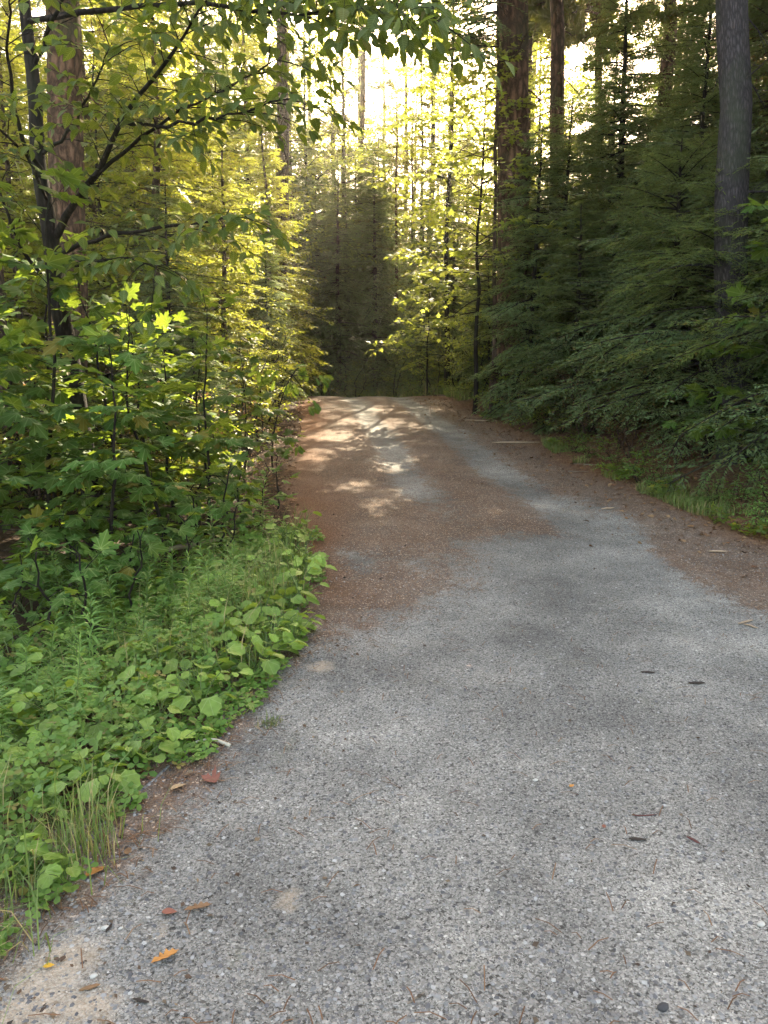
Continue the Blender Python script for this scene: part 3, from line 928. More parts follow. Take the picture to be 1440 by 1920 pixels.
# sunlit firs on the other side
FL = [
    (SPR_B, -4.1, 14.0, .8, 'tall sunlit fir just past the thick reddish pine trunk'),
    (SPR_A, -3.0, 14.6, .75, 'sunlit fir with wispy boughs reaching toward the track'),
    (SPR_A, -6.1, 13.2, .85, 'yellowish fir pressed against the thick reddish pine trunk'),
    (SPR_B, -5.9, 16.5, .85, 'tall fir glowing behind the slim half hidden pine'),
    (SPR_A, -3.9, 18.3, .85, 'fir beyond the wispy one near the track bend'),
    (HEM_B, -2.75, 18.6, .62, 'soft green hemlock at the corner of the track bend'),
    (HEM_B, -3.5, 12.6, .75, 'shaded hemlock in front of the wispy sunlit fir'),
    (HEM_C, -4.9, 15.4, .62, 'dark pointed hemlock among the yellow lit firs'),
    (HEM_B, -2.95, 12.1, .42, 'low dark hemlock spreading beside the oak sapling'),
    (SPR_B, -7.6, 13.2, .9, 'fir at the very edge of the view in the sunny wood'),
    (SPR_B, -8.4, 18.5, .9, 'sunny fir furthest into the wood behind the leaning tree'),
    (SPR_A, -6.9, 9.3, .8, 'fir in broken sun behind the pale slim pine trunk'),
    (HEM_C, -4.6, 21.5, .8, 'fir standing behind the straight grey pine'),
    (SPR_B, -2.9, 20.6, .62, 'slim fir in front of the straight grey pine'),
    (SPR_B, -6.6, 22.0, 1.15, 'very tall sunny fir behind the slim half hidden pine'),
    (SPR_B, -9.8, 21.5, 1.2, 'very tall sunny fir toward the edge of the view'),
    (SPR_B, -4.3, 25.0, 1.1, 'very tall hazy fir beyond the straight grey pine'),
]
for pr, x_, y_, s_, lab in FL:
    place(pr, on(x_, y_), rot(), s_, (rng.normal(0, .02), rng.normal(0, .02)), lab, 'tree', 'conifers in the sunny wood')
for k, (x_, y_, s_) in enumerate([(-4.4, 10.2, .9), (-3.5, 11.4, .7), (-5.6, 13.6, 1.0), (-4.5, 16.2, .9), (-6.3, 10.8, .9), (-3.3, 16.4, .8), (-2.9, 10.3, .6), (-3.8, 12.9, .9), (-7.2, 15.0, 1.1), (-2.7, 15.6, .6)]):
    place(SPR_C, on(x_, y_), rot(), s_, (0, 0), 'knee to head high young fir in the sunny undergrowth', 'tree', 'young firs in the sunny undergrowth')
for k, (x_, y_, s_) in enumerate([(-4.9, 18.2, .9), (-6.6, 20.5, 1.1), (-3.4, 20.6, .62), (-7.0, 17.2, 1.0), (-5.4, 14.9, 1.0), (-3.5, 17.2, .8), (-8.0, 15.0, 1.1), (-2.9, 22.3, .8)]):
    place(BL_A, on(x_, y_), rot(), s_, (0, 0), 'bright broadleaf tree among the sunlit firs', 'tree', 'broadleaf trees among the sunlit firs')

for x_, y_, s_ in [(-5.6, 19.4, .8), (-8.2, 21.0, .95), (-4.4, 23.2, .85), (-10.5, 19.5, 1.0), (-7.4, 25, 1.0), (-3.6, 27.5, .85), (5.6, 25.5, .75), (-6.4, 29, 1.0)]:
    place(BL_B, on(x_, y_), rot(), s_, (0, 0), 'tall broadleaf tree with thin sunlit foliage between the conifers', 'tree', 'tall broadleaf trees between the conifers')
P_(BL_C, 0, 23.4, 'tall sunlit maple with a high crown leaning toward the track beyond the bend', 'tree', 1.0, x=1.95)
P_(BL_C, 0, 27.5, 'second high crowned sunlit maple further beyond the bend', 'tree', 1.15, x=4.9)
for x_, y_, s_ in [(-6, 26, 1.15), (-3.6, 30.5, 1.25), (-2.1, 34, 1.3), (6.6, 31, 1.15), (-9, 30, 1.3), (-5.2, 35, 1.35), (1.6, 44, 1.4), (3.9, 38, 1.2), (9.5, 34, 1.2)]:
    place(BL_B, on(x_, y_), rot(), s_, (0, 0), 'tall broadleaf tree closing the hazy canopy over the bend', 'tree', 'tall broadleaf trees closing the canopy')
for u_, y_ in [(225, 29), (300, 30.5), (378, 31), (450, 29.6), (520, 32), (582, 30), (850, 40), (1000, 29), (925, 36), (790, 31)]:
    P_(BL_D, u_, y_, 'very tall broadleaf tree whose glowing crown closes the canopy past the bend', 'tree', r.uniform(.9, 1.08) if False else .9 + .18 * ((u_ * 7) % 10) / 10, group='very tall broadleaf trees past the bend')
for x_, y_, s_ in [(6.7, 16.0, .95), (8.2, 17.0, 1.05), (3.9, 24.5, .8)]:
    place(SPR_R, on(x_, y_), rot(), s_, (0, 0), 'fir with rusty dead needles among the dark hemlocks', 'tree', 'rusty firs among the hemlocks')
# ------------------------------------------------------------------ the wood beyond the bend
gap = [(1075, 1165), (698, 738)]


def blocked(x_, y_, wid):
    u0 = 720 + (x_ - wid) / y_ * FPX; u1 = 720 + (x_ + wid) / y_ * FPX
    return any(u1 > a and u0 < b for a, b in gap)


r = np.random.default_rng(5)
placed = []
tries = 0
kinds = [(PINE_A, 'slender pine in the hazy wood beyond the bend', 'pines beyond the bend', 2.2, True),
         (PINE_B, 'slender pine in the hazy wood beyond the bend', 'pines beyond the bend', 2.0, True),
         (HEM_D, 'tall hazy hemlock in the wood beyond the bend', 'hemlocks beyond the bend', 1.8, True),
         (BL_B, 'tall broadleaf tree in the hazy wood beyond the bend', 'broadleaf trees beyond the bend', 1.9, True),
         (HEM_C, 'tall hazy hemlock in the wood beyond the bend', 'hemlocks beyond the bend', 1.6, False)]
while len(placed) < 150 and tries < 9000:
    tries += 1
    y_ = 25 + 62 * r.random() ** 1.1
    x_ = r.uniform(-.56, .60) * y_
    if y_ < 44 and -2.2 < x_ - .225 * (y_ - 20) < 2.6: continue
    if road_sd(x_, y_) < 1.2 or any((x_ - a) ** 2 + (y_ - b) ** 2 < 5 for a, b in placed): continue
    pr, lab, grp, wd, tall = kinds[r.choice(5, p=[.17, .14, .24, .17, .28])]
    s_ = r.uniform(.7, .95)
    if tall and blocked(x_, y_, wd * s_ * .8): continue
    placed.append((x_, y_))
    place(pr, on(x_, y_), rot(), s_, (0, 0), lab, 'tree', grp)
# dark stand straight ahead, where the track drops out of sight
for k, (u, y_, s_) in enumerate([(655, 30, .55), (682, 33, .9), (762, 36, .7), (742, 30, .5), (800, 33, .7), (722, 44, .9), (832, 29, .6), (770, 28, .45)]):
    P_(PINE_B if k % 2 else PINE_A, u, y_, 'dark pine trunk in the shadowy stand straight beyond the crest', 'tree', s_, group='dark pines straight beyond the crest')
for k, (u, y_, s_) in enumerate([(790, 27, .55), (735, 33, .6), (700, 38, .75), (655, 34, .6), (845, 28, .6), (815, 38, .8), (615, 29, .5), (765, 45, .8), (638, 26.5, .62), (704, 28.5, .66), (668, 31, .75), (742, 35, .7)]):
    P_(HEM_C, u, y_, 'dark hemlock in the shadowy stand straight beyond the crest', 'tree', s_, group='dark hemlocks straight beyond the crest')
for x_, y_, s_ in [(2.75, 13.9, .8), (3.1, 12.0, .8), (3.4, 11.0, .7), (2.5, 15.6, .8), (3.9, 10.7, .8), (3.6, 9.3, .55), (3.3, 10.3, .6), (3.0, 12.9, .75), (3.9, 12.0, .9), (4.5, 10.6, .9), (2.5, 14.8, .6), (4.9, 9.2, .7), (-2.4, 10.5, .9), (-3.1, 10.0, 1.0), (-2.3, 12.2, .8), (-3.8, 8.2, 1.0)]:
    place(SH_R, on(x_, y_), rot(), s_, (0, 0), 'twiggy dry brush with a few rusty leaves at the wood edge', 'shrub', 'dry brush along the wood edges')
# undergrowth filling the woods on both sides
for k in range(46):
    y_ = 22 + 40 * r.random(); x_ = r.uniform(-.56, .58) * y_
    if road_sd(x_, y_) < 1.0: continue
    place(BL_A if k % 2 else HEM_B, on(x_, y_), rot(), r.uniform(.5, .9), (0, 0), 'low leafy young tree filling the wood beyond the bend' if k % 2 else 'low dark hemlock filling the wood beyond the bend', 'tree', 'young trees beyond the bend')
n_ = 0
while n_ < 17:
    x_ = r.uniform(4.2, 11); y_ = r.uniform(8, 24)
    if x_ - xr(min(y_, 20)) < 2.0 or (x_ - 4.9) ** 2 + (y_ - 10.6) ** 2 < 1.5: continue
    n_ += 1
    place(HEM_B if n_ % 2 else HEM_A, on(x_, y_), rot(), r.uniform(.6, .95), (0, 0), 'young hemlock in the dark thicket behind the front row', 'tree', 'young hemlocks of the dark thicket')
# shrubs
for k, (x_, y_, s_) in enumerate([(-3.0, 20.0, 1.0), (-2.4, 25.5, .9), (-.9, 24.6, .7), (-4, 26.5, 1.1), (.4, 25, .8), (1.4, 24, .9), (2.4, 22.5, .9), (-1.7, 27, 1.1), (-5.2, 27.5, 1.1), (2.0, 20.6, .7), (3.0, 26, 1.2), (1.0, 28, 1.2)]):
    place(SH_A, on(x_, y_), rot(), s_ * 1.1, (0, 0), 'leafy shrub fringing the bend of the track', 'shrub', 'shrubs round the bend')
for k, (x_, y_, s_) in enumerate([(2.5, 15.2, .9), (2.85, 13.4, .8), (2.6, 17.8, .9), (3.35, 12.6, .7), (2.3, 19.2, .8)]):
    place(SH_A, on(x_, y_), rot(), s_, (0, 0), 'low shrub between the track and the shaded hemlocks', 'shrub', 'shrubs along the shaded edge')
for k, (x_, y_, s_) in enumerate([(-2.2, 13.2, .9), (-2.5, 16.4, 1.0), (-3.3, 9.2, 1.0), (-4.1, 8.9, 1.1), (-2.4, 11.1, .8), (-5.0, 9.0, 1.1), (-2.35, 14.8, 1.0), (-3.0, 10.9, .9), (-5.4, 7.6, 1.0), (-2.5, 9.6, .7)]):
    place(SH_A, on(x_, y_), rot(), s_, (0, 0), 'tangled sunlit shrub in the undergrowth behind the maples', 'shrub', 'shrubs in the sunny undergrowth')


# ------------------------------------------------------------------ the leaning young tree and its limbs
def near_tree():
    r = np.random.default_rng(91)
    Y = 7.6
    base = at(182, 1000, Y); base[2] = float(zg(base[0], Y)) - .08
    pts = [at(u, v, Y) for u, v in ((176, 930), (146, 790), (132, 660), (104, 560), (100, 450), (66, 300), (70, 180), (40, 0), (30, -330), (-10, -800))]
    P = interp_path(np.vstack([base, pts]), 26) - base
    tr = Geo(); tube(tr, P, np.linspace(.115, .035, 26), 12, .10, 4)
    root = empty('leaning_tree', base)
    tag(root, 'dark leaning young tree with big drooping oval leaves over the weed bank', 'tree')
    tr.build('trunk', M['bark_dark'], root, True)
    limbs = [
        ([(98, 455), (125, 395, -.1), (190, 320, -.4), (222, 225, -.7), (285, 150, -1.0), (362, 40, -1.3), (420, -60, -1.6)], .040, 1.0),
        ([(190, 320, -.4), (262, 262, -.6), (330, 215, -.9), (430, 165, -1.2), (530, 105, -1.4)], .018, .8),
        ([(222, 225, -.7), (310, 238, -1.0), (400, 222, -1.3), (470, 205, -1.5), (560, 182, -1.7)], .016, .8),
        ([(84, 340), (30, 240, -.5), (14, 120, -.8), (16, 20, -1.1), (30, -80, -1.3)], .022, .7),
        ([(90, 380), (60, 300, -.5), (-10, 230, -.9), (-60, 200, -1.2)], .018, .9),
        ([(78, 290), (140, 240, -.5), (180, 150, -.9), (210, 80, -1.2)], .018, .9),
        ([(100, 480), (140, 500, -.5), (230, 480, -1.0), (300, 500, -1.4)], .016, .9),
        ([(60, 130), (110, 20, -.4), (150, -60, -.6), (230, -140, -.9)], .024, .8),
        ([(112, 560), (40, 470, -.3), (0, 350, -.5), (-40, 260, -.6)], .022, .6),
        ([(100, 480), (200, 440, -.5), (330, 425, -1.0), (400, 412, -1.2), (470, 410, -1.5)], .022, .7),
        ([(50, 40), (200, 15, -.6), (380, 5, -1.0), (520, 30, -1.4), (640, 20, -1.8), (740, 5, -2.0)], .026, .9),
        ([(40, -60), (260, -90, -.9), (500, -60, -1.7), (700, -20, -2.2), (800, 20, -2.4)], .024, .9),
    ]
    crown = Geo()
    for path, rad, dens in limbs:
        gb = Geo()
        pp = np.array([at(q[0], q[1], Y + (q[2] if len(q) > 2 else 0)) for q in path]) - base
        L = np.linalg.norm(np.diff(pp, axis=0), axis=1).sum()
        n = 16
        PP = interp_path(pp, n)
        PP[1:-1] += r.normal(0, .012, (n - 2, 3))
        tube(gb, PP, np.linspace(rad, .004, n), 6, .08, 3)
        T = norm(np.gradient(PP, axis=0))
        m = int(L / .11 * dens)
        for k in range(m):
            t = .2 + .8 * (k + r.random() * .7) / m
            s = np.linspace(0, 1, n)
            p = np.array([np.interp(t, s, PP[:, i]) for i in range(3)]); d = np.array([np.interp(t, s, T[:, i]) for i in range(3)])
            side = np.cross(d, [0, 0, 1]); side = side / max(np.linalg.norm(side), .1) * (1 if k % 2 else -1)
            nd = d * .8 + side * .8 + np.array([0, 0, r.normal(.0, .25)])
            leafy(crown, gb, r, p, nd, r.uniform(.25, .65), .006, OVATE, .115, .09, 1, .25, .6, 3, .4)
        gb.build('limb', M['bark_dark'], root)
    crown.build('crown', M['beech'], root)


near_tree()

# maple saplings with big leaves standing in the bank
for k, (x_, y_, s_, pr, lab) in enumerate([
        (-2.25, 6.3, .95, 0, 'maple sapling with broad dark leaves in front of the leaning trunk'),
        (-3.0, 5.9, 1.0, 1, 'maple sapling at the edge of the view below the leaning tree'),
        (-1.75, 7.4, .85, 2, 'maple sapling between the leaning trunk and the oak sapling'),
        (-2.6, 7.1, 1.1, 1, 'tall maple sapling hugging the leaning trunk'),
        (-3.7, 6.9, 1.1, 2, 'maple sapling in deep shade past the leaning trunk'),
        (-2.3, 8.5, 1.0, 0, 'maple sapling in patchy sun behind the leaning trunk'),
        (-3.0, 6.7, 1.2, 2, 'tallest maple sapling standing in the shade before the leaning trunk'),
        (-1.95, 6.9, 1.05, 0, 'maple sapling with layered leaves just ahead of the leaning trunk'),
        (-3.5, 6.0, 1.15, 1, 'maple sapling cut by the edge of the view beside the dark hollow')]):
    place(MAP_S[pr], on(x_, y_, -.02), rot(), s_, (rng.normal(0, .05), rng.normal(0, .05)), lab, 'tree', 'maple saplings on the weed bank')
for k, (x_, y_, s_) in enumerate([(-2.9, 8.9, 1.15), (-3.6, 8.2, 1.2), (-4.4, 7.6, 1.2), (-2.0, 8.6, .85), (-1.8, 9.6, .75), (-4.9, 8.8, 1.3), (-2.6, 10.0, 1.0)]):
    place(MAP_S[k % 3], on(x_, y_, -.02), rot(), s_, (rng.normal(0, .06), rng.normal(0, .06)), 'maple sapling in the thick stand behind the leaning trunk', 'tree', 'maple saplings behind the leaning trunk')


def oak_sapling():
    r = np.random.default_rng(55)
    base = ground_hit(512, 885); Y = base[1]
    pts = [at(u, v, Y) for u, v in ((508, 850), (516, 790), (530, 740), (545, 705), (560, 690))]
    P = interp_path(np.vstack([base, pts]), 14) - base
    root = empty('oak_sapling', base); tag(root, 'spindly oak sapling with drooping leaves at the track edge', 'tree')
    st = Geo(); tube(st, P, np.linspace(.012, .004, 14), 5)
    cr = Geo()
    for (u, v, n, dy) in ((600, 715, 8, -.1), (560, 690, 7, .1), (520, 700, 7, 0), (585, 760, 7, -.15), (500, 740, 6, .1), (545, 720, 7, .1), (560, 835, 4, 0), (490, 690, 5, .1)):
        e = at(u, v, Y + dy) - base
        i = 11 if v < 800 else 4
        mid = (P[i] + e) / 2 + [0, 0, .03]
        Q = interp_path(np.stack([P[i], mid, e]), 8)
        tube(st, Q, np.linspace(.005, .002, 8), 4)
        D = norm(Q[-1] - Q[-3]) + r.normal(0, .55, (n, 3)) + [0, 0, -.75]
        scatter(cr, OAK[0], OAK[1], np.tile(e, (n, 1)) + r.normal(0, .035, (n, 3)), D, np.array([0, 0, 1.]) + r.normal(0, .5, (n, 3)), r.uniform(.11, .16, n))
    st.build('trunk', M['bark_dark'], root, True); cr.build('crown', M['maple'], root)


oak_sapling()


# ------------------------------------------------------------------ weeds of the bank
def coltsfoot(seed, n=6, h=.22, size=.12):
    r = np.random.default_rng(seed); g = Geo()
    for k in range(n):
        a = r.random() * 6.28; hh = h * (.45 + .75 * r.random()); o = r.uniform(.03, .16)
        tip = np.array([math.cos(a) * o, math.sin(a) * o, hh])
        Q = interp_path(np.stack([[0, 0, -.02], tip * [.35, .35, .7], tip]), 6)
        tube(g, Q, .0025, 3, m=1)
        d = np.array([[math.cos(a) * .9, math.sin(a) * .9, r.normal(-.25, .2)]])
        scatter(g, COLT[0], COLT[1], tip[None], d, np.array([[r.normal(0, .4), r.normal(0, .4) - .2, 1.]]), size * (.4 + .85 * r.random()))
    return g.mesh('foliage', [M['colt'], M['stem']])


def goldenrod(seed, H=.6):
    r = np.random.default_rng(seed); st = Geo(); g = Geo()
    P = trunk_path(r, H, .006, 8); P[:, 0] += .12 * (P[:, 2] / H) ** 2 * r.normal(0, .8)
    tube(st, P, np.linspace(.0035, .0015, 8), 4)
    n = int(60 * H / .6)
    t = np.linspace(.12, 1, n); az = np.arange(n) * 2.4 + r.normal(0, .2, n)
    p = np.stack([np.interp(t * H, P[:, 2], P[:, k]) for k in range(3)], 1)
    e = .1 + .9 * t ** 3
    D = np.stack([np.cos(az) * np.cos(e), np.sin(az) * np.cos(e), np.sin(e)], 1)
    scatter(g, LANCE[0], LANCE[1], p, D, np.array([0, 0, 1.]) + r.normal(0, .15, (n, 3)), .115 * (.5 + .6 * np.sin(np.clip(t * 1.1, 0, 1) * PI) ** .7) * (.8 + .4 * r.random(n)))
    return [('stem', st.mesh('stem', M['stem'])), ('foliage', g.mesh('foliage', M['weed']))]


CO = [coltsfoot(500 + k, 7 + k % 4, .11 + .03 * (k % 4), .074 + .009 * (k % 3)) for k in range(8)]
GO = [proto('goldenrod_plant', goldenrod(600 + k, .42 + .08 * k)) for k in range(5)]
r = np.random.default_rng(8)


def bank_x(y, lo, hi):
    return xl(y) - r.uniform(lo, hi)


nco = 0
for k in range(285):
    y_ = 1.75 + 4.9 * r.random() ** .9
    e = r.random() ** 1.5
    x_ = xl(y_) - .03 - e * (1.0 + .25 * y_) + .05 * r.normal() + .22 * (float(vnoise(y_, 3.3, .45, 5)) - .62)
    if abs(x_) / y_ > .62 or y_ < 2.05: continue
    o = bpy.data.objects.new('coltsfoot_plant', CO[r.integers(8)]); COL.objects.link(o)
    o.location = on(x_, y_, -.01); o.rotation_euler = (0, 0, r.random() * 6.28)
    s_ = r.uniform(.6, 1.1) * (1 + .25 * e) * (.78 if y_ < 3.0 else 1.0); o.scale = (s_, s_, s_)
    tag(o, 'round leaved coltsfoot plant on the weed bank edging the gravel', 'plant', 'coltsfoot plants on the weed bank')
for k in range(62):
    y_ = 2.3 + 4.6 * r.random()
    x_ = xl(y_) - .28 - r.random() * (.5 + .3 * y_)
    if abs(x_) / y_ > .6: continue
    place(GO[r.integers(5)], on(x_, y_, -.02), rot(), r.uniform(.7, 1.1) * (.55 + .08 * y_), (r.normal(0, .12), r.normal(0, .12)), 'upright goldenrod stalk with narrow leaves among the coltsfoot', 'plant', 'goldenrod stalks on the weed bank')
for k, (x_, y_) in enumerate([(-1.75, 5.2), (-2.2, 4.9), (-1.3, 5.9), (-2.5, 4.3), (-2.0, 5.7), (-1.55, 6.4), (-2.15, 3.9), (-1.9, 4.5), (-2.6, 5.2), (-1.25, 7.0), (-1.7, 6.9), (-1.35, 6.5), (-2.0, 6.3), (-2.4, 6.0), (-1.5, 7.6), (-2.9, 4.8), (-2.3, 5.4), (-1.15, 7.7), (-1.45, 5.5)]):
    place(MAP_L[k % 2], on(x_, y_, -.02), rot(), r.uniform(.8, 1.15), (r.normal(0, .1), r.normal(0, .1)), 'knee high maple seedling poking out of the weed bank', 'plant', 'maple seedlings on the weed bank')


def in_bank(n, ymin, ymax, lo, width):
    y_ = ymin + (ymax - ymin) * r.random(n)
    x_ = xl(y_) - lo - r.random(n) * width
    return x_, y_


# low three-part leaves under the larger weeds: nobody could count them
g = Geo(); n = 12500
x_, y_ = in_bank(n, 1.5, 6.8, -.10, 1.95)
cl = fbm(x_, y_, .35, 2, 4); kp = cl > .42; x_, y_ = x_[kp], y_[kp]; n = len(x_)
hgt = (.02 + .20 * r.random(n) * np.clip((xl(y_) - x_) / .45, .12, 1))
P = np.stack([x_, y_, zg(x_, y_) + hgt], 1)
a = r.random(n) * 6.28
scatter(g, TRI[0], TRI[1], P, np.stack([np.cos(a), np.sin(a), r.normal(-.1, .25, n)], 1), np.array([0, -.2, 1.]) + r.normal(0, .3, (n, 3)), .018 + .022 * r.random(n))
tag(g.build('clover', M['clover']), 'low clover like ground cover on the weed bank', 'ground cover', kind='stuff')


def blades(g, x_, y_, h, w, lean=.5, m=0):
    n = len(x_)
    a = r.random(n) * 6.28
    d = np.stack([np.cos(a), np.sin(a), 0 * a], 1)
    sd_ = np.stack([-np.sin(a), np.cos(a), 0 * a], 1)
    B = np.stack([x_, y_, zg(x_, y_) - .01], 1)
    h = (h * (.5 + .8 * r.random(n)))[:, None]; w = w * (.6 + .8 * r.random(n))[:, None]; l = lean * (.2 + 1.2 * r.random(n))[:, None]
    up = np.array([0, 0, 1.])
    m1 = B + up * h * .55 + d * h * l * .25; tp = B + up * h * (1 - .3 * l) + d * h * l
    V = np.stack([B - sd_ * w / 2, B + sd_ * w / 2, m1 + sd_ * w * .4, m1 - sd_ * w * .4, tp], 1).reshape(-1, 3)
    i = np.arange(n)[:, None] * 5
    g.add(V, i + np.array([0, 1, 2, 3]), m); k = g.F.pop(); g.F.append(k)
    g.F.append((k[0][:, [3]] * 0 + np.stack([k[0][:, 3], k[0][:, 2], k[0][:, 0] + 4], 1), m))


g = Geo()
x_, y_ = in_bank(2600, 1.4, 7.0, 0.0, 1.6); kp = fbm(x_, y_, .5, 2, 14) > .5; blades(g, x_[kp], y_[kp], .28, .0045)
x_ = r.normal(-1.23, .12, 420); y_ = r.normal(1.98, .13, 420); blades(g, x_, y_, .16, .004, .9)
x_ = r.normal(-1.02, .07, 160); y_ = r.normal(2.35, .07, 160); blades(g, x_, y_, .2, .004, .5)
x_ = r.normal(-1.05, .25, 700); y_ = r.normal(4.9, .4, 700); kp = x_ < xl(y_) - .05; blades(g, x_[kp], y_[kp], .32, .004, .4)
# shaded verge
n = 9500
y_ = 5.9 + 6.5 * r.random(n) ** 1.2; x_ = xr(y_) - .12 + np.abs(r.normal(0, .42, n)) * np.clip(1.6 - .1 * y_, .4, 1.2)
kp = fbm(x_, y_, .55, 3, 17) > .45 + .035 * np.clip(y_ - 7.6, 0, 3) + .05 * r.random(n); blades(g, x_[kp], y_[kp], .13, .006, 1.0)
n = 1400; y_ = 19.5 + 6 * r.random(n); x_ = -1.5 + r.normal(0, 2.6, n); kp = road_sd(x_, y_) > .1; blades(g, x_[kp], y_[kp], .45, .012, .5)
n = 500; y_ = 18.5 + 3 * r.random(n); x_ = xr(y_) + .1 + .5 * r.random(n); blades(g, x_, y_, .3, .010, .5)
tag(g.build('grass', M['grass']), 'tufts of thin grass along both edges of the track', 'grass', kind='stuff')

g = Geo(); n = 3400
y_ = 5.8 + 6 * r.random(n); x_ = xr(y_) - .1 + np.abs(r.normal(0, .5, n)); kp = fbm(x_, y_, .6, 2, 51) > .48; x_, y_ = x_[kp], y_[kp]; n = len(x_); a = r.random(n) * 6.28
scatter(g, TRI[0], TRI[1], np.stack([x_, y_, zg(x_, y_) + .02 + .12 * r.random(n)], 1), np.stack([np.cos(a), np.sin(a), r.normal(-.1, .25, n)], 1), np.array([0, -.2, 1.]) + r.normal(0, .35, (n, 3)), .022 + .03 * r.random(n))
tag(g.build('low_herbs', M['shrub']), 'low leafy herbs in the grass of the shaded verge', 'ground cover', kind='stuff')
# verge weeds
for k, (u, v, s_) in enumerate([(1140, 880, .42), (1175, 905, .5), (1210, 915, .4), (1095, 860, .4), (1060, 850, .34), (1240, 930, .35), (1320, 950, .4), (1405, 985, .5), (1435, 960, .5), (1370, 945, .4)]):
    p = ground_hit(u, v)
    place(SH_B, on(p[0] + .1, p[1], -.02), rot(), s_ * .8, (0, 0), 'small leafy weed on the grassy verge under the hemlocks', 'plant', 'weeds on the shaded verge')

# litter under the trees: dry leaves and needles
g = Geo(); n = 12000
y_ = 2.5 + 17 * r.random(n) ** 1.15; sidep = r.random(n) < .55
x_ = np.where(sidep, xr(y_) + r.normal(.45, .65, n), xl(y_) - .1 - np.abs(r.normal(.1, 1.0, n)))
kp = ~((y_ < 5.2) & sidep); x_, y_ = x_[kp], y_[kp]; n = len(x_)
a = r.random(n) * 6.28
scatter(g, OVATE[0], OVATE[1], np.stack([x_, y_, zg(x_, y_) + .012], 1), np.stack([np.cos(a), np.sin(a), r.normal(0, .2, n)], 1), np.array([0, 0, 1.]) + r.normal(0, .4, (n, 3)), .02 + .045 * r.random(n))
tag(g.build('leaf_litter', M['litter']), 'dry brown leaf litter along both edges of the track', 'leaf litter', kind='stuff')

g = Geo(); n = 60000
y_ = 1.6 + 15.5 * r.random(n) ** 1.4; x_ = xl(y_) - .5 + (xr(y_) - xl(y_) + 1.0) * r.random(n)
gi = np.clip(np.searchsorted(gy, y_), 0, ny - 1); gj = np.clip(np.searchsorted(gx, x_), 0, nx - 1)
kp = need.reshape(ny, nx)[gi, gj] > r.random(n) * .96 - .035; x_, y_ = x_[kp], y_[kp]; n = len(x_)
a = r.random(n) * 6.28; d = np.stack([np.cos(a), np.sin(a), 0 * a], 1); s_ = np.stack([-np.sin(a), np.cos(a), 0 * a], 1)
B = np.stack([x_, y_, zg(x_, y_) + .006], 1); L = (.03 + .06 * r.random(n))[:, None]; w = .0035
hz = np.array([0, 0, 1.]) * (.004 + .008 * r.random(n))[:, None]
V = np.stack([B - d * L / 2 - s_ * w / 2, B - d * L / 2 + s_ * w / 2, B + hz + s_ * w / 2, B + hz - s_ * w / 2, B + d * L / 2 + s_ * w / 2, B + d * L / 2 - s_ * w / 2], 1).reshape(-1, 3)
i = np.arange(n)[:, None] * 6
g.add(V, np.concatenate([i + [0, 1, 2, 3], i + [3, 2, 4, 5]]))
tag(g.build('needle_litter', M['needle_litter']), 'fallen pine needles strewn over the track', 'pine needles', kind='stuff')


# loose stones in the gravel
def stones(n, ymin, ymax, pw, smin, smax, mat, name, label):
    g = Geo()
    y_ = ymin + (ymax - ymin) * r.random(n) ** pw; hwid = np.minimum(.56 * y_ + .3, 3.2)
    x_ = np.clip(-hwid + 2 * hwid * r.random(n), xl(y_) - .05, xr(y_) + .1)
    s_ = smin + (smax - smin) * r.random(n) ** 2.2
    T = np.array([(1, 0, 0), (.2, .9, .05), (-.9, .35, 0), (-.7, -.7, .05), (.5, -.8, 0), (.35, .25, .75), (-.4, 0, .65), (.1, -.4, .6)])
    F = np.array([(0, 1, 5), (1, 6, 5), (1, 2, 6), (2, 3, 6), (3, 7, 6), (3, 4, 7), (4, 0, 7), (0, 5, 7), (5, 6, 7)])
    a = r.random(n) * 6.28
    D = np.stack([np.cos(a), np.sin(a), r.normal(0, .15, n)], 1)
    Nn = np.array([0, 0, 1.]) + r.normal(0, .2, (n, 3))
    scatter(g, T * [1, 1.0, .8], F, np.stack([x_, y_, zg(x_, y_) - .001], 1), D, Nn, s_)
    Vv = g.V[0].reshape(n, 8, 3); c = Vv.mean(1, keepdims=True)
    g.V[0] = (c + (Vv - c) * (1 + r.normal(0, .16, Vv.shape))).reshape(-1, 3).astype(np.float32)
    return tag(g.build(name, mat), label, 'gravel', kind='stuff')


g = Geo(); n = 2600
y_ = 1.5 + 6 * r.random(n) ** 1.3; e_ = r.random(n)
x_ = np.where(e_ < .5, xl(y_) + .35 * np.abs(r.normal(0, 1, n)) - .05, np.where(e_ < .75, xr(y_) - .5 * np.abs(r.normal(0, 1, n)), -.62 * y_ + 1.24 * y_ * r.random(n)))
kp = (x_ > xl(y_) - .15) & (x_ < xr(y_) + .5); x_, y_ = x_[kp], y_[kp]; n = len(x_)
a = r.random(n) * 6.28
scatter(g, SIMPLE[0] * [1.2, 1, .6], SIMPLE[1], np.stack([x_, y_, zg(x_, y_) + .006], 1), np.stack([np.cos(a), np.sin(a), r.normal(0, .25, n)], 1), np.array([0, 0, 1.]) + r.normal(0, .5, (n, 3)), .005 + .024 * r.random(n) ** 3)
tag(g.build('bark_litter', M['scrap']), 'crushed bark and leaf scraps scattered over the gravel', 'litter', kind='stuff')
stones(24000, 1.45, 6.5, 1.6, .0025, .010, M['stone'], 'gravel', 'loose grey gravel chips on the track')

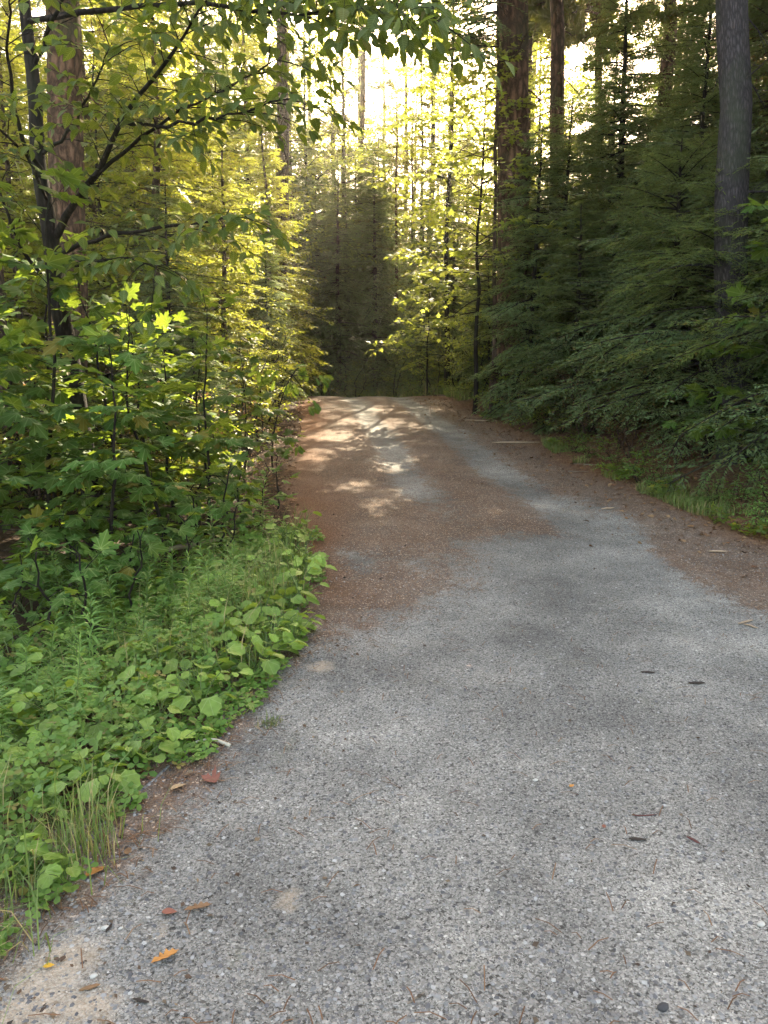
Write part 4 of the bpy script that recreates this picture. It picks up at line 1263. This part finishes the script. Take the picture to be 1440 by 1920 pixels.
# ------------------------------------------------------------------ single things lying on the track
def lying(name, u, v, tpl, size, az, curl, mat, label, cat, tilt=.15, group=None, flat=1.0):
    p = ground_hit(u, v)
    g = Geo(); T = tpl[0].copy()
    T[:, 1] -= .5
    T[:, 2] = T[:, 2] * .3 + curl * (T[:, 0] ** 2 * 3 + (T[:, 1]) ** 2 * .8) * np.where(T[:, 0] > 0, 1.4, .6)
    T[:, 0] *= flat
    T[:, 2] -= T[:, 2].min()
    T2 = np.concatenate([T, T + [0, 0, -.008]]); F = np.concatenate([tpl[1], tpl[1][:, ::-1] + len(T)])
    scatter(g, T2 * [1, 1, 1], F, np.zeros((1, 3)), np.array([[math.cos(az), math.sin(az), 0.]]), np.array([[0, -tilt, 1.]]), size)
    o = g.build(name, M[mat] if isinstance(mat, str) else mat)
    o.location = (p[0], p[1], float(zg(p[0], p[1])) + .006)
    return tag(o, label, cat, group)


mo = plain('orange_dead_leaf', [(.50, .24, .07), (.5, .24, .07)], .6)
mb = plain('brown_dead_leaf', [(.22, .13, .07), (.22, .13, .07)], .7)
mr = plain('red_brown_dead_leaf', [(.25, .10, .07), (.25, .1, .07)], .7)
mt = plain('tan_dead_leaf', [(.42, .30, .17), (.42, .3, .17)], .7)
my = plain('yellow_dead_leaf', [(.60, .36, .04), (.6, .36, .04)], .6)
mp = plain('pale_dead_leaf', [(.55, .43, .36), (.55, .43, .36)], .7)
lying('fallen_leaf', 310, 1800, OAK, .085, .75, .5, mo, 'curled orange tan dead leaf lying on the grey gravel', 'leaf', flat=.75)
lying('fallen_leaf', 335, 1480, OVATE, .075, .9, .5, mt, 'folded tan leaf on the gravel below the weed bank', 'leaf', flat=.8)
lying('fallen_leaf', 392, 1463, MAPLE, .085, 2.6, .4, mr, 'crumpled reddish brown leaf on the gravel beside the folded tan one', 'leaf', flat=.7)
lying('fallen_leaf', 180, 1640, OVATE, .075, 1.0, .6, mo, 'upturned orange brown leaf where the weeds meet the gravel', 'leaf')
lying('fallen_leaf', 130, 1650, MAPLE, .06, .3, .5, mp, 'pinkish pale crumpled leaf beside the upturned orange brown one', 'leaf')
lying('fallen_leaf', 92, 1815, OVATE, .03, .3, .3, my, 'tiny bright yellow leaf on the dusty gravel patch', 'leaf')
lying('fallen_leaf', 372, 1707, OAK, .085, .45, .25, mb, 'flat brown leaf above the curled orange one', 'leaf', flat=.6)
lying('fallen_leaf', 318, 1716, OVATE, .045, .1, .3, mr, 'small purplish brown leaf beside the flat brown leaf', 'leaf')
lying('fallen_leaf', 240, 1520 + 80, OVATE, .045, 2.0, .5, mb, 'small brown leaf tucked under the edge of the weeds', 'leaf')
lying('fallen_leaf', 880, 1252, OVATE, .035, .2, .3, mp, 'small cream leaf alone in the middle of the gravel', 'leaf')
lying('fallen_leaf', 1072, 1477, OVATE, .03, .8, .3, mo, 'tiny orange brown leaf fragment in the open gravel', 'leaf')
lying('fallen_leaf', 1132, 1552, OVATE, .026, 1.4, .3, mr, 'tiny pinkish leaf fragment near the reddish twig', 'leaf')
lying('fallen_leaf', 985, 830, OVATE, .16, .1, .35, mt, 'pale curled leaf beside the branch on the needle covered verge', 'leaf', flat=.6)


def chip(name, u, v, L, W, az, mat, label, cat, th=.35, group=None, bend=.0):
    """a splinter or a twig piece: tapered, rough, slightly bent"""
    p = ground_hit(u, v); rr = np.random.default_rng(int(u * 7 + v))
    g = Geo(); s = np.linspace(-.5, .5, 7)
    P = np.stack([s * L, bend * L * (s ** 2) * 4, 0 * s + W * th * .5], 1) + rr.normal(0, W * .06, (7, 3))
    tube(g, P, W * .5 * np.array([.45, .85, 1, 1.05, .95, .8, .3]), 6, .35, int(u))
    V = np.concatenate(g.V); V[:, 2] = (V[:, 2] - V[:, 2].min()) * th
    g.V = [V[[0]][:0]] ; g.V = [V]
    # close the ends
    n = 6; k = len(V)
    g.add(np.array([P[0] * [1, 1, th], P[-1] * [1, 1, th]]), np.zeros((0, 3), int))
    g.F.append((np.array([(k, (i + 1) % n, i) for i in range(n)] + [(k + 1, 6 * n + i, 6 * n + (i + 1) % n) for i in range(n)]), 0))
    o = g.build(name, mat); o.location = (p[0], p[1], float(zg(p[0], p[1])) + .001); o.rotation_euler = (0, 0, az)
    return tag(o, label, cat, group)


dk = plain('dark_wood', [(.045, .035, .03), (.045, .035, .03)], .85)
rd = plain('reddish_wood', [(.12, .05, .045), (.12, .05, .045)], .8)
tn = plain('tan_wood', [(.36, .27, .19), (.36, .27, .19)], .8)
gy_ = plain('grey_wood', [(.2, .17, .14), (.2, .17, .14)], .85)
chip('bark_chip', 1215, 1262, .075, .02, -.1, dk, 'dark bark chip with a pointed end on the bluish gravel', 'bark chip')
chip('bark_chip', 1306, 1283, .085, .026, 0.02, dk, 'fatter dark bark chip next to the pointed one', 'bark chip')
chip('bark_chip', 1195, 1577, .055, .016, -.1, dk, 'dark bark chip lying crosswise below the reddish twig', 'bark chip')
chip('bark_chip', 1299, 1578, .05, .014, 2.2, rd, 'reddish bark splinter beside a white pebble', 'bark chip')
chip('twig', 1210, 1532, .10, .006, .08, rd, 'thin reddish twig on the open gravel', 'twig', .8, bend=.06)
chip('twig', 1075, 1412, .035, .006, .3, gy_, 'short grey twig on the open gravel', 'twig', .8)
chip('twig', 265, 1882, .045, .009, -.25, dk, 'short black twig at the bottom beside the dusty patch', 'twig', .8)
chip('twig', 168, 1855, .05, .014, .35, mb, 'brown flat twig on the dusty gravel patch', 'twig', .5)
chip('twig', 205, 1745, .035, .008, 1.4, dk, 'black twig standing out beside two white pebbles', 'twig', .8)
chip('twig', 780, 1878, .06, .006, .7, gy_, 'slanting grey twig near the bottom of the gravel', 'twig', .8)
chip('twig', 1140, 955, .16, .02, .35, tn, 'tan stick lying where gravel meets the brown verge', 'stick', .8, bend=.05)
chip('twig', 1346, 1036, .15, .03, -.05, tn, 'short tan stick below the grass of the verge', 'stick', .6)
chip('twig', 1398, 1168, .14, .018, .5, tn, 'tan stick crossing a second one at the litter edge', 'stick', .6)
chip('twig', 1408, 1176, .10, .018, -1.0, tn, 'broken tan stick beside the longer crossing stick', 'stick', .6)
chip('branch_piece', 968, 832, .75, .035, 0.03, tn, 'pale barkless branch lying on the needles below the hemlocks', 'branch', .8, bend=.02)
chip('branch_piece', 892, 790, .45, .035, -.5, tn, 'short pale branch at the track side beneath the bright maple', 'branch', .8)
chip('dead_branch', 402, 1020, 1.15, .06, .95, plain('weathered_wood', [(.28, .21, .15), (.28, .21, .15)], .9), 'weathered fallen branch lying beside the weed bank under the maples', 'branch', .9, bend=.08)
chip('dead_branch', 60, 1050, 1.3, .03, .5, gy_, 'crooked grey dead branch in the dark hollow below the leaning tree', 'branch', .9, bend=.12)
chip('twig', 1095, 872, .4, .018, -.4, gy_, 'bundle of thin grey twigs on the sunlit litter', 'twig', .8, bend=.1)
chip('twig', 1070, 885, .45, .014, -.25, gy_, 'thin twig beside the bundle on the sunlit litter', 'twig', .8, bend=.06)
chip('twig', 600, 1112, .10, .008, -.5, tn, 'small tan twig at the shadow edge of the track', 'twig', .8)
# pale cut stalk curving out of the weeds
p0 = ground_hit(352, 1408); p1 = ground_hit(398, 1396); p2 = ground_hit(432, 1402)
g = Geo(); Q = interp_path(np.stack([p0 + [0, 0, .03], p1 + [0, 0, .03], p2 + [0, 0, .008]]), 9) - p0
tube(g, Q, np.linspace(.004, .009, 9), 6)
o = g.build('plant_stalk', M['pale'], smooth=True); o.location = p0
tag(o, 'pale cut stalk curving out of the weeds onto the gravel', 'stalk')


def pebble(u, v, s, label, mat, az=.4):
    p = ground_hit(u, v); rr = np.random.default_rng(int(u + v))
    import bmesh
    bm = bmesh.new(); bmesh.ops.create_icosphere(bm, subdivisions=2, radius=1)
    for q in bm.verts:
        q.co *= 1 + rr.normal(0, .07)
        q.co.x *= s * 1.2; q.co.y *= s * .85; q.co.z *= s * .6
    me = bpy.data.meshes.new('pebble'); bm.to_mesh(me); bm.free(); me.materials.append(mat)
    for q in me.polygons: q.use_smooth = True
    o = bpy.data.objects.new('pebble', me); COL.objects.link(o)
    o.location = (p[0], p[1], float(zg(p[0], p[1])) + s * .3); o.rotation_euler = (0, 0, az)
    tag(o, label, 'pebble')


ws = M['white_stone']
pebble(1427, 1735, .011, 'white pebble at the very edge of the gravel', ws)
pebble(1310, 1602, .007, 'white pebble beside the reddish bark splinter', ws)
pebble(198, 1742, .010, 'larger white pebble beside the black twig', ws)
pebble(227, 1745, .006, 'smaller white pebble of the pair by the black twig', ws)
pebble(176, 1832, .009, 'pale pebble in the dusty gravel patch', ws)
pebble(1004, 1465, .009, 'white chip alone in the open gravel', ws)
pebble(1070, 1655, .007, 'white pebble in the gravel between the bark chips and the bottom', ws)
pebble(1243, 1892, .014, 'dark square pebble at the bottom of the gravel', plain('dark_stone', [(.06, .06, .065), (.06, .06, .065)], .8))

# little grass tuft in the gravel
g = Geo(); p = ground_hit(507, 1358)
n = 80; x_ = np.clip(r.normal(0, .03, n), -.06, .06) + p[0]; y_ = np.clip(r.normal(0, .028, n), -.05, .05) + p[1]
blades(g, x_, y_, .05, .0035, 1.0)
V = np.concatenate(g.V) - np.array([p[0], p[1], 0]); g.V = [V.astype(np.float32)]
o = g.build('grass_tuft', M['grass']); o.location = (p[0], p[1], 0)
tag(o, 'small dry grass tuft growing in the gravel beside the weeds', 'grass tuft')

# ------------------------------------------------------------------ light
SUN_AZ, SUN_EL = R(13), R(37)
S = Vector((math.sin(SUN_AZ) * math.cos(SUN_EL), math.cos(SUN_AZ) * math.cos(SUN_EL), math.sin(SUN_EL)))
ld = bpy.data.lights.new('sun', 'SUN'); ld.energy = 4.2; ld.angle = R(.5); ld.color = (1, .86, .62)
lo = bpy.data.objects.new('sun', ld); COL.objects.link(lo)
lo.rotation_euler = (-S).to_track_quat('-Z', 'Y').to_euler()
lo.location = S * 100
w = bpy.data.worlds.new('World'); scene.world = w; w.use_nodes = True
nt = w.node_tree; bg = nt.nodes['Background']
sky = nt.nodes.new('ShaderNodeTexSky'); sky.sky_type = 'NISHITA'; sky.sun_disc = False
sky.sun_elevation = SUN_EL; sky.sun_rotation = SUN_AZ
sky.air_density = 1.0; sky.dust_density = 3.0; sky.ozone_density = 1.0
tint = mixc(nt, 1.0, sky.outputs[0], (1.25, 1.0, .73), 'MULTIPLY')
nt.links.new(tint, bg.inputs[0]); bg.inputs[1].default_value = .14

HAZE = True
if HAZE:
    me = bpy.data.meshes.new('haze')
    x0, x1, y0, y1, z0, z1 = -60, 60, -12, 90, -8, 31
    vs = [(a, b, c) for c in (z0, z1) for b in (y0, y1) for a in (x0, x1)]
    me.from_pydata(vs, [], [(0, 2, 3, 1), (4, 5, 7, 6), (0, 1, 5, 4), (2, 6, 7, 3), (0, 4, 6, 2), (1, 3, 7, 5)])
    hm, hn, ho = newmat('haze_air')
    pv = hn.nodes.new('ShaderNodeVolumePrincipled')
    pv.inputs['Color'].default_value = (.95, .93, .88, 1); pv.inputs['Density'].default_value = .0011; pv.inputs['Anisotropy'].default_value = .7
    hn.links.new(pv.outputs[0], ho.inputs['Volume'])
    me.materials.append(hm)
    hz = bpy.data.objects.new('haze', me); COL.objects.link(hz); hz['kind'] = 'stuff'; hz['label'] = 'sunlit morning haze between the trees'; hz['category'] = 'haze'


scene.view_settings.view_transform = 'Standard'; scene.view_settings.look = 'None'
scene.view_settings.exposure = 3.25; scene.view_settings.gamma = 1
c = scene.cycles
c.use_denoising = True
c.max_bounces = 7; c.diffuse_bounces = 4; c.glossy_bounces = 2; c.transmission_bounces = 4; c.volume_bounces = 0; c.transparent_max_bounces = 8
c.caustics_reflective = False; c.caustics_refractive = False
c.sample_clamp_indirect = .5
c.sample_clamp_direct = 3
c.denoising_prefilter = 'ACCURATE'
c.volume_step_rate = 4; c.volume_max_steps = 64
